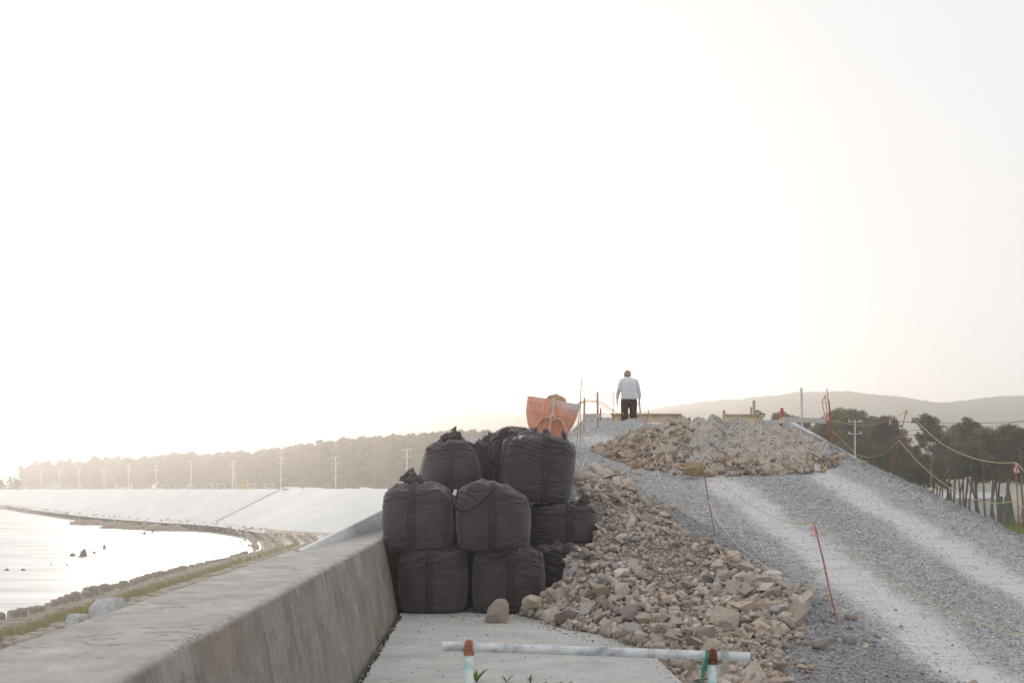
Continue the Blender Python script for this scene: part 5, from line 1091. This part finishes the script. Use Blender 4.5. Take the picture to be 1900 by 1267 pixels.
# ------------------------------------------------------------------ poles and wires
def pole(px, pyt, D, zb, label, group, arms=((.35, 1.9), (1.75, 1.9)), r_=.17, yaw=0., brace=False, sc=1.):
    x = (px-950)/F*D; zt = (905-pyt)/F*D; root = empty('utility_pole', (x, D, zb), label, 'utility pole', group, yaw); H = (zt-zb)/sc; root.scale = (sc, sc, sc)
    MB().tube([(0, 0, 0), (0, 0, H)], [r_, r_*.62], 12).build('shaft', M['conpole'], root)
    for dz, w_ in arms:
        mb = MB(); mb.box((0, -.12, H-dz), (w_, .09, .11)); a_ = mb.build('crossarm', M['conpole'], root)
        for q in (-.46, 0.32, .46): MB().tube([(q*w_, -.12, H-dz+.05), (q*w_, -.12, H-dz+.16), (q*w_, -.12, H-dz+.30)], [.05, .085, .05], 8).build('insulator', M['ceramic'], a_)
    if brace: MB().tube([(.15, 0, H*.86), (1.6, .3, 0)], .09, 8).build('stay_post', M['conpole'], root)
    return root, x, D, zt
plist = [(755, 832, 316), (623, 847, 375), (521, 847.5, 418), (432, 855, 455), (355, 854, 492), (290, 862, 530), (238, 863, 566), (193, 867, 604), (147, 867.5, 640), (110, 870, 680), (76, 871.5, 720)]
names_ = ['utility pole nearest the black bags with two crossarms, before the far forest', 'second utility pole left of the bags before the forest', 'third utility pole from the bags before the forest', 'fourth utility pole from the bags with a leaning stay beside it', 'fifth utility pole from the bags, above the embankment', 'sixth utility pole from the bags, above the embankment', 'seventh utility pole from the bags, paler in the haze', 'eighth utility pole from the bags, fading in haze', 'third utility pole from the far left end', 'second utility pole from the far left end', 'leftmost utility pole before the end of the forest']
tops = []
for k_, (px, py, D) in enumerate(plist):
    _, x, y, z = pole(px, py, D, -3.2, names_[k_], 'row of utility poles behind the embankment', brace=(k_ == 3), r_=.2, arms=((.3, 2.0), (1.9, 2.0))); tops.append((x, y, z))
_, x, y, z = pole(1586.5, 778, 100, -4.3, 'pale concrete utility pole rising behind the ramp edge before the pines', None, arms=((.3, 1.7), (1.8, 1.7)), r_=.15, sc=.56); rt = (x, y, z)
def wire(ptsA, sag, label, r_=.03):
    mb = MB()
    for A_, B_ in zip(ptsA[:-1], ptsA[1:]):
        A_, B_ = Vector(A_), Vector(B_); mb.tube([A_.lerp(B_, t_)-Vector((0, 0, sag*4*t_*(1-t_))) for t_ in np.linspace(0, 1, 13)], r_, 4, cap=False)
    tag(mb.build('power_cable', M['cable']), label, 'cable')
start = P(905, 845, 262)
for dz, nm, dx in ((.0, 'upper left', -.9), (.0, 'upper right', .9), (1.6, 'lower left', -.9), (1.6, 'lower right', .9)):
    wire([(start.x+dx, start.y, tops[0][2]-dz)]+[(a_+dx, b2-.12, c_-dz) for a_, b2, c_ in tops], 1.3, nm+' power cable strung along the poles before the far forest', .03)
for dz, nm in ((0, 'upper'), (.9, 'lower')):
    wire([(rt[0]-16, 150, rt[2]+.3-dz), (rt[0], rt[1]-.12, rt[2]-dz), (rt[0]+22, 84, rt[2]-dz+.4)], .7, nm+' power cable crossing before the pines at right', .018)
wire([P(1500, 800, 240), P(1700, 797, 200), P(1905, 778, 165)], .6, 'dark cable crossing the hillside behind the pines', .03)
# ------------------------------------------------------------------ machines on the far crest
def excavator(px, D, zb, label, s=1.0, mirror=1, colr='yellow'):
    mm = simple(colr+'_machine_paint', (.50, .40, .18) if colr == 'yellow' else (.5, .5, .48), (.56, .46, .22) if colr == 'yellow' else (.6, .6, .58), 3); x = (px-950)/F*D
    r_ = empty('excavator', (x, D, zb), label, 'excavator'); r_.scale = (s*mirror, s, s)
    for q in (-.9, .9): MB().box((0, q, .35), (3.0, .45, .7), None, .9).build('track', M['shoe'], r_, bevel=.15)
    MB().box((-.2, 0, 1.2), (2.4, 1.9, .9)).build('body', mm, r_, bevel=.08); MB().box((.35, -.45, 2.05), (1.1, .9, 1.1), None, .9).build('cab', mm, r_, bevel=.06)
    mb = MB(); mb.beam((.9, .2, 1.3), (2.0, .2, 3.9), .3, .35); mb.beam((2.0, .2, 3.9), (3.1, .2, 3.4), .25, .3); mb.build('boom', mm, r_)
    mb = MB(); mb.beam((3.1, .2, 3.5), (3.2, .2, 1.4), .22, .26); mb.build('dipper_arm', mm, r_); MB().box((3.0, .2, 1.0), (.8, .8, .7), None, 1.2).build('bucket', mm, r_)
ic = int(np.argmin(abs(cpx-452)))
excavator(448, Vv[ic][6][1]+4, -.45, 'small yellow excavator parked on the embankment crest beside the stayed pole', .42)
excavator(108, 560, -.9, 'faint pale machine in the haze near the far left poles', .9, -1, 'pale')
for k_, px in enumerate((481, 462, 402, 369, 340, 317, 291)):
    i = int(np.argmin(abs(cpx-px))); p_ = Vv[i][6]; mb = MB(); mb.beam((-.7, 0, .72), (.7, 0, .72), .08, .12)
    for a_ in (-.5, .5): mb.beam((a_, 0, .7), (a_-.1, -.3, 0), .06, .06); mb.beam((a_, 0, .7), (a_+.1, .3, 0), .06, .06)
    o = mb.build('trestle', M['board_grey'], None, (p_[0], p_[1]+2, p_[2])); tag(o, 'small wooden trestle standing on the far embankment crest', 'trestle', 'trestles on the embankment crest')
# ------------------------------------------------------------------ trees
def tuft_cloud(centers, radii, per, size, rs, flat=.6):
    Vs = []; Fs = []; b0 = 0
    for c_, r_ in zip(centers, radii):
        n_ = per; d_ = rs.normal(0, 1, (n_, 3)); d_ /= np.linalg.norm(d_, axis=1)[:, None]; rad = rs.random(n_)**.45
        p_ = np.array(c_)+d_*rad[:, None]*np.array([r_, r_, r_*flat]); a_ = rs.normal(0, 1, (n_, 3)); a_[:, 2] = np.abs(a_[:, 2])*.5+.35*d_[:, 2]; a_ += d_*1.1; a_ /= np.linalg.norm(a_, axis=1)[:, None]
        b_ = np.cross(a_, rs.normal(0, 1, (n_, 3))); b_ /= np.linalg.norm(b_, axis=1)[:, None]; s_ = size*rs.uniform(.6, 1.4, (n_, 1))
        tri = np.stack([p_-b_*s_*.28, p_+b_*s_*.28, p_+a_*s_], 1); Vs.append(tri.reshape(-1, 3)); Fs.append(np.arange(n_*3).reshape(-1, 3)+b0); b0 += n_*3
    return np.concatenate(Vs), np.concatenate(Fs)
def pine_proto(seed, H, bare, spread, dens=1.0, lf=.34):
    rs = np.random.default_rng(seed); mb = MB(); pts = []; x = y = 0.; lx, ly = rs.normal(0, .07, 2)
    nseg = 9
    for i in range(nseg+1):
        z = H*i/nseg; pts.append(Vector((x, y, z))); lx += rs.normal(0, .045); ly += rs.normal(0, .045); x += lx*H/nseg; y += ly*H/nseg
    rad = [.17*(1-.8*i/nseg)*H/12+.015 for i in range(nseg+1)]; mb.tube(pts, rad, 7)
    cen = []; rr = []; nb_ = int(9+H*.9)
    for k_ in range(nb_):
        f = bare+(1-bare)*(k_+rs.random()*.5)/nb_; f = min(f, .98); q = f*nseg; i = min(int(q), nseg-1); p0 = pts[i].lerp(pts[i+1], q-i); an = k_*2.4+rs.normal(0, .4)
        L = spread*(1.15-.85*(f-bare)/(1-bare))*rs.uniform(.7, 1.15); e_ = p0+Vector((math.cos(an)*L, math.sin(an)*L, L*rs.uniform(.05, .45)))
        mid = p0.lerp(e_, .5)+Vector((0, 0, L*rs.uniform(-.05, .1))); mb.tube([p0, mid, e_], [rad[i]*.35+.012, rad[i]*.25+.01, .012], 5, cap=False)
        for t_ in (.45, .72, 1.0):
            if rs.random() < .93: c_ = p0.lerp(e_, t_)+Vector(rs.normal(0, .22, 3)*np.array([1, 1, .4])); cen.append(tuple(c_+Vector((0, 0, .12)))); rr.append(rs.uniform(.38, .75)*spread/2.2)
    for _ in range(3): c_ = pts[-1]+Vector(rs.normal(0, .3, 3)); cen.append(tuple(c_)); rr.append(rs.uniform(.4, .6))
    for k_ in range(rs.integers(3, 7)):     # dead snags on the bare trunk
        f = rs.uniform(.25, bare); q = f*nseg; i = min(int(q), nseg-1); p0 = pts[i].lerp(pts[i+1], q-i); an = rs.uniform(0, 6.28); L = rs.uniform(.5, 1.5); mb.tube([p0, p0+Vector((math.cos(an)*L, math.sin(an)*L, rs.uniform(-.1, .5)))], [.03, .01], 4, cap=False)
    me_t = bpy.data.meshes.new('trunk'); me_t.from_pydata(mb.v, [], mb.f); me_t.materials.append(M['bark'])
    V_, F_ = tuft_cloud(cen, rr, int(75*dens), lf, rs); me_c = mesh_np('crown', V_, F_, False); me_c.materials.append(M['needles']); return me_t, me_c, H
def bush_proto(seed, H, W, lf=.3, mt='needles'):
    rs = np.random.default_rng(seed); mb = MB(); cen = []; rr = []
    for k_ in range(7):
        a_ = rs.uniform(0, 6.28); e_ = Vector((math.cos(a_)*W*.4, math.sin(a_)*W*.4, H*rs.uniform(.4, .8))); mb.tube([(0, 0, 0), e_*.5+Vector((0, 0, .1)), e_], [.06, .04, .015], 5); cen.append(tuple(e_)); rr.append(W*.3)
    me_t = bpy.data.meshes.new('trunk'); me_t.from_pydata(mb.v, [], mb.f); me_t.materials.append(M['bark']); V_, F_ = tuft_cloud(cen, rr, 130, lf, rs, .8); me_c = mesh_np('crown', V_, F_, False); me_c.materials.append(M[mt]); return me_t, me_c, H
pr_near = [pine_proto(300+i, 12, [.56, .62, .52, .66, .58][i], [2.4, 2.0, 2.8, 2.1, 2.5][i], 1.0, .28) for i in range(5)]
pr_far = [pine_proto(340+i, 15, [.35, .42, .3, .4][i], [2.9, 3.2, 2.7, 3.1][i], 1.1, .42) for i in range(4)]
def plant(proto, x, y, z, s, label, group, name='pine_tree', cat='tree'):
    me_t, me_c, H = proto; r_ = empty(name, (x, y, z), label, cat, group, random.uniform(0, 6.28)); r_.scale = (s*random.uniform(.9, 1.1), s*random.uniform(.9, 1.1), s)
    link('trunk', me_t, None, r_); link('crown', me_c, None, r_); return r_
# right forest: crown line as seen above the ramp edge
cl = [(1330, 800), (1385, 777), (1405, 788), (1440, 775), (1475, 772), (1510, 768), (1545, 790), (1570, 800), (1600, 768), (1640, 772), (1680, 790), (1700, 825), (1730, 825), (1765, 777), (1800, 785), (1830, 782), (1860, 795), (1900, 805), (1960, 790)]
cx_, cy_ = zip(*cl); k_ = 0
def pine_label(px, front): return None
named = {0: 'pine with a rounded crown just right of the utility pole', 1: 'tall pine with layered crown left of the upper rope', 2: 'pine with a pointed top rising behind the rope knot at right'}
for (px, py, D, lb) in ((1612, 768, 128, 'front pine just right of the utility pole, rounded top against the hill'), (1648, 778, 126, 'front pine behind the upper rope and pink ribbon'), (1768, 778, 130, 'front pine whose narrow top stands highest at right'), (1815, 783, 122, 'broad-crowned front pine behind the upper rope'), (1862, 793, 118, 'wide front pine left of the rod at the right edge'), (1900, 803, 115, 'front pine cut by the right edge of the photo'), (1515, 770, 140, 'pine showing behind the rod bundle'), (1478, 773, 142, 'pine showing behind the white pole'), (1445, 780, 145, 'pine top showing between the red stake and white pole'), (1386, 782, 150, 'pine top peeping out above the short formwork')):
    D *= 1.25; z = -4.32; H = (905-py)/F*D-z; plant(random.choice(pr_near), (px-950)/F*D, D, z, H/12.0, lb, 'pines behind the ramp at right')
for i in range(112):
    px = random.uniform(1340, 2010); D = random.uniform(146, 205); py = float(np.interp(px, cx_, cy_))+random.uniform(6, 42)
    if 1690 < px < 1745: py += 4
    z = -4.32; H = (905-py)/F*D-z; zn = 'left of the white pole' if px < 1487 else 'between the white pole and the rod bundle' if px < 1540 else 'beside the pale utility pole' if px < 1640 else 'behind the leaning ribbon rod' if px < 1700 else 'in the dip behind the two ropes' if px < 1760 else 'under the upper rope' if px < 1850 else 'behind the rod at the right edge' if px < 1900 else 'just past the right edge'
    plant(random.choice(pr_near), (px-950)/F*D, D, z, H/12.0, ('nearer' if D < 165 else 'middle-distance' if D < 185 else 'farther')+' slender pine '+zn, 'pines behind the ramp at right')
# leafless pale tree
rs = np.random.default_rng(5); mb = MB(); 
def twig(p0, d_, L, r_, lvl):
    p1 = p0+d_*L*.5+Vector(rs.normal(0, .03*L, 3)); p2 = p0+d_*L; mb.tube([p0, p1, p2], [r_, r_*.8, r_*.55], 5, cap=False)
    if lvl < 4:
        for _ in range(3): nd = (d_+Vector(rs.normal(0, .45, 3))).normalized(); twig(p0.lerp(p2, rs.uniform(.5, 1)), nd, L*.62, r_*.5, lvl+1)
twig(Vector((0, 0, 0)), Vector((0, 0, 1)), 5.5, .075, 0)
D = 145; o = mb.build('bare_tree', simple('pale_bark', (.22, .2, .19), (.30, .28, .26), 5), None, ((1728-950)/F*D, D, -4.32)); o.scale = (1.15, 1.15, 1.15); tag(o, 'pale leafless tree among the pines, left of the broad crowns', 'tree')
bs = [bush_proto(500+i, 2.2, 3, .32) for i in range(2)]
for i in range(26):
    px = random.uniform(1540, 1800); D = random.uniform(140, 190); plant(bs[i % 2], (px-950)/F*D, D, -4.32, random.uniform(.5, 1.1), 'low dark shrub under the pines at right', 'shrubs under the pines', 'shrub', 'shrub')
# green netting seen between the trunks
for (px0, px1, pyt, pyb, D, lb) in ((1853, 1860, 920, 950, 168, 'narrow strip of green netting between pine trunks at right'), (1866, 1876, 925, 955, 170, 'wider green netting panel left of the right edge rod')):
    a_, b2 = P(px0, pyt, D), P(px1, pyb, D); V = []
    for i in range(9):
        for j in range(9): V.append((a_.x+(b2.x-a_.x)*i/8, D+.15*math.sin(i*1.3), a_.z+(-4.3-a_.z)*j/8))
    o = link('net', mesh_np('net', V, grid_faces(9, 9), True), M['greencord']); s_ = o.modifiers.new('t', 'SOLIDIFY'); s_.thickness = .03; tag(o, lb, 'net')
# pale low buildings beyond the wood
bd = empty('shed', ((1790-950)/F*230, 230, -4.32), 'low pale shed glimpsed between the pine trunks at right', 'shed')
MB().box((0, 0, 1.3), (9, 5, 2.6)).build('wall', M['new_concrete'], bd); mb = MB(); mb.add([(-4.8, -2.8, 2.6), (4.8, -2.8, 2.6), (4.8, 2.8, 2.6), (-4.8, 2.8, 2.6), (-4.8, 0, 3.6), (4.8, 0, 3.6)], [(0, 1, 5, 4), (2, 3, 4, 5), (0, 4, 3), (1, 2, 5), (3, 2, 1, 0)]); mb.build('roof', M['conpole'], bd)
# grass verge right
n_ = 90000; Xg = rng.uniform(16, 80, n_); Yg = rng.uniform(60, 172, n_); kk = (Xg/Yg*F+950 > 1500) & (Xg/Yg*F < 1020); Xg, Yg = Xg[kk], Yg[kk]; n_ = len(Xg)
hg = rng.uniform(.18, .55, n_)*(1+.6*fbm(Xg*.2, Yg*.2)); an = rng.uniform(0, 6.28, n_); wv_ = rng.uniform(.03, .07, n_)
A_ = np.stack([Xg-np.cos(an)*wv_, Yg-np.sin(an)*wv_, np.full(n_, -4.33)], -1); B_ = np.stack([Xg+np.cos(an)*wv_, Yg+np.sin(an)*wv_, np.full(n_, -4.33)], -1); T_ = np.stack([Xg+rng.normal(0, .1, n_), Yg+rng.normal(0, .1, n_), -4.33+hg], -1)
tag(link('grass', mesh_np('grass', np.stack([A_, B_, T_], 1).reshape(-1, 3), np.arange(n_*3).reshape(-1, 3), False), M['grass']), 'green grass verge between the ramp foot and the pines', 'grass', kind='stuff')
gs = np.array([(14, 30, -4.3), (110, 30, -4.3), (110, 168, -4.3), (14, 168, -4.3)]); tag(link('grass_field', mesh_np('grass_field', gs+np.array([0, 0, .004]), [[0, 1, 2, 3]], False), simple('verge_soil', (.12, .15, .05), (.2, .2, .09), .6, 1, .05, .05)), kind='structure')
# left forest
tl = [(-80, 885), (0, 884), (38, 876), (47, 858), (62, 858), (85, 853), (134, 851), (160, 852), (190, 845), (215, 844), (232, 850), (260, 845), (300, 841), (346, 836), (403, 840), (440, 835), (504, 832), (547, 824), (590, 819), (641, 813), (690, 808), (762, 803), (830, 801), (900, 797), (980, 800), (1050, 812)]
tx_, ty_ = zip(*tl)
def line_D(px): return float(np.interp(px, [-80, 40, 150, 300, 450, 620, 760, 900, 1050], [640, 800, 690, 560, 490, 420, 365, 330, 300]))
nT = 168
for i in range(nT):
    px = 42+(i+random.random()*.6)/nT*(960-42); D = line_D(px)+random.uniform(0, 26); py = float(np.interp(px, tx_, ty_))+random.uniform(0, 5)+(3 if i % 3 else 0); z = -4.32; H = (905-py)/F*D-z
    plant(random.choice(pr_far), (px-950)/F*D, D, z, H/15.4, 'hazy pine of the far forest '+('at its left end' if px < 76 else 'hidden behind the black bags' if px > 905 else 'between the bags and the nearest utility pole' if px > 755 else 'just left of the '+['nearest', 'second', 'third', 'fourth', 'fifth', 'sixth', 'seventh', 'eighth', 'ninth', 'tenth', 'leftmost'][sum(px < q_[0] for q_ in plist)-1]+' utility pole'), 'front rank of the far forest')
# the wood behind them: one mass
rs = np.random.default_rng(9); cen = []; rr = []
for i in range(2400):
    px = rs.uniform(40, 1060); D = line_D(px)+rs.uniform(18, 110); py = float(np.interp(px, tx_, ty_))+rs.uniform(1.5, 8); zt = (905-py)/F*D; cen.append(((px-950)/F*D, D, (zt-rs.uniform(1.5, 7)) if i % 5 < 3 else rs.uniform(-3.5, 5))); rr.append(rs.uniform(1.6, 3.0))
V_, F_ = tuft_cloud(cen, rr, 75, .75, rs, .75); mm_ = mesh_np('far_wood', V_, F_, False); tag(link('far_wood', mm_, M['needles']), 'hazy mass of pine wood behind the front trees of the far forest', 'forest', kind='stuff')
mbt = MB()
for i in range(420):
    px = rs.uniform(45, 1000); D = line_D(px)+rs.uniform(5, 90); x = (px-950)/F*D; l_ = rs.normal(0, .6); mbt.tube([(x, D, -4.3), (x+l_, D, 2), (x+l_*2, D, 8)], [.22, .18, .1], 4, cap=False)
tag(mbt.build('far_trunks', M['bark']), 'thin trunks packed inside the far forest', 'forest', kind='stuff')
# sparse low trees at far left
for i in range(16):
    px = -70+i*7.2; D = 560+random.uniform(-20, 20); py = 886+random.uniform(-4, 8); H = (905-py)/F*D+4.3; plant(pr_far[i % 4], (px-950)/F*D, D, -4.32, H/15.4, 'small sparse tree in the haze at the far left shore', 'sparse trees at the far left')
# ------------------------------------------------------------------ hills
def hill(name, ridge, D, depth, amp, seed, step, x0, x1):
    xs = np.arange((x0-950)/F*D, (x1-950)/F*D, step); pxs = xs/D*F+950; rx_, ry_ = zip(*ridge); top = (905-np.interp(pxs, rx_, ry_))/F*D
    for _ in range(3): top[1:-1] = (top[:-2]+top[1:-1]*2+top[2:])/4
    t_ = np.linspace(-1, .5, 70); X, T = np.meshgrid(xs, t_, indexing='ij'); prof = np.cos(np.clip(T, -1, 1)*np.pi/2)**1.3
    Y = D+T*depth; rid = fbm(X/90, Y/90, seed, 4)*14*(1-prof)*prof*2.2
    can = amp*(vn(X/7.0, Y/7.0, seed)*.5+vn(X/3.4, Y/3.4, seed+2)*.35)
    Z = -6+(top[:, None]+6)*prof+rid+can*ss(0, .3, prof)-amp*.35
    return tag(link(name, mesh_np(name, np.stack([X, Y, Z], -1).reshape(-1, 3), grid_faces(len(xs), 70), True), M['hill']), kind='structure')
hill('hill', [(1050, 800), (1190, 762), (1230, 755), (1300, 746), (1360, 742), (1430, 735), (1480, 729), (1545, 728), (1600, 734), (1650, 741), (1700, 748), (1740, 750), (1790, 742), (1840, 736), (1900, 740), (2050, 760), (2300, 730), (2600, 740)], 1500, 520, 2.8, 3, 3.0, 1080, 2600)
hill('hill', [(560, 880), (640, 806), (660, 803), (700, 801), (735, 801), (760, 797), (800, 784), (850, 770), (885, 766), (960, 768), (1010, 772), (1090, 768), (1150, 767), (1200, 764), (1300, 760), (1500, 790)], 1250, 400, 2.3, 8, 2.8, 560, 1500)
# ------------------------------------------------------------------ haze
mb = MB(); mb.box((0, 1375, (-7.7+110)/2), (5900, 3150, 110+7.7)); hz = mb.build('haze', None)
m = bpy.data.materials.new('haze'); m.use_nodes = True; n = m.node_tree; n.nodes.clear(); pv = n.nodes.new('ShaderNodeVolumePrincipled'); out = n.nodes.new('ShaderNodeOutputMaterial')
pv.inputs['Color'].default_value = (.97, .96, .95, 1); pv.inputs['Density'].default_value = HAZE; pv.inputs['Anisotropy'].default_value = HAZE_G; n.links.new(pv.outputs[0], out.inputs['Volume'])
hz.data.materials.append(m); tag(hz, kind='stuff', label='pale warm haze filling the air over the shore', cat='haze')
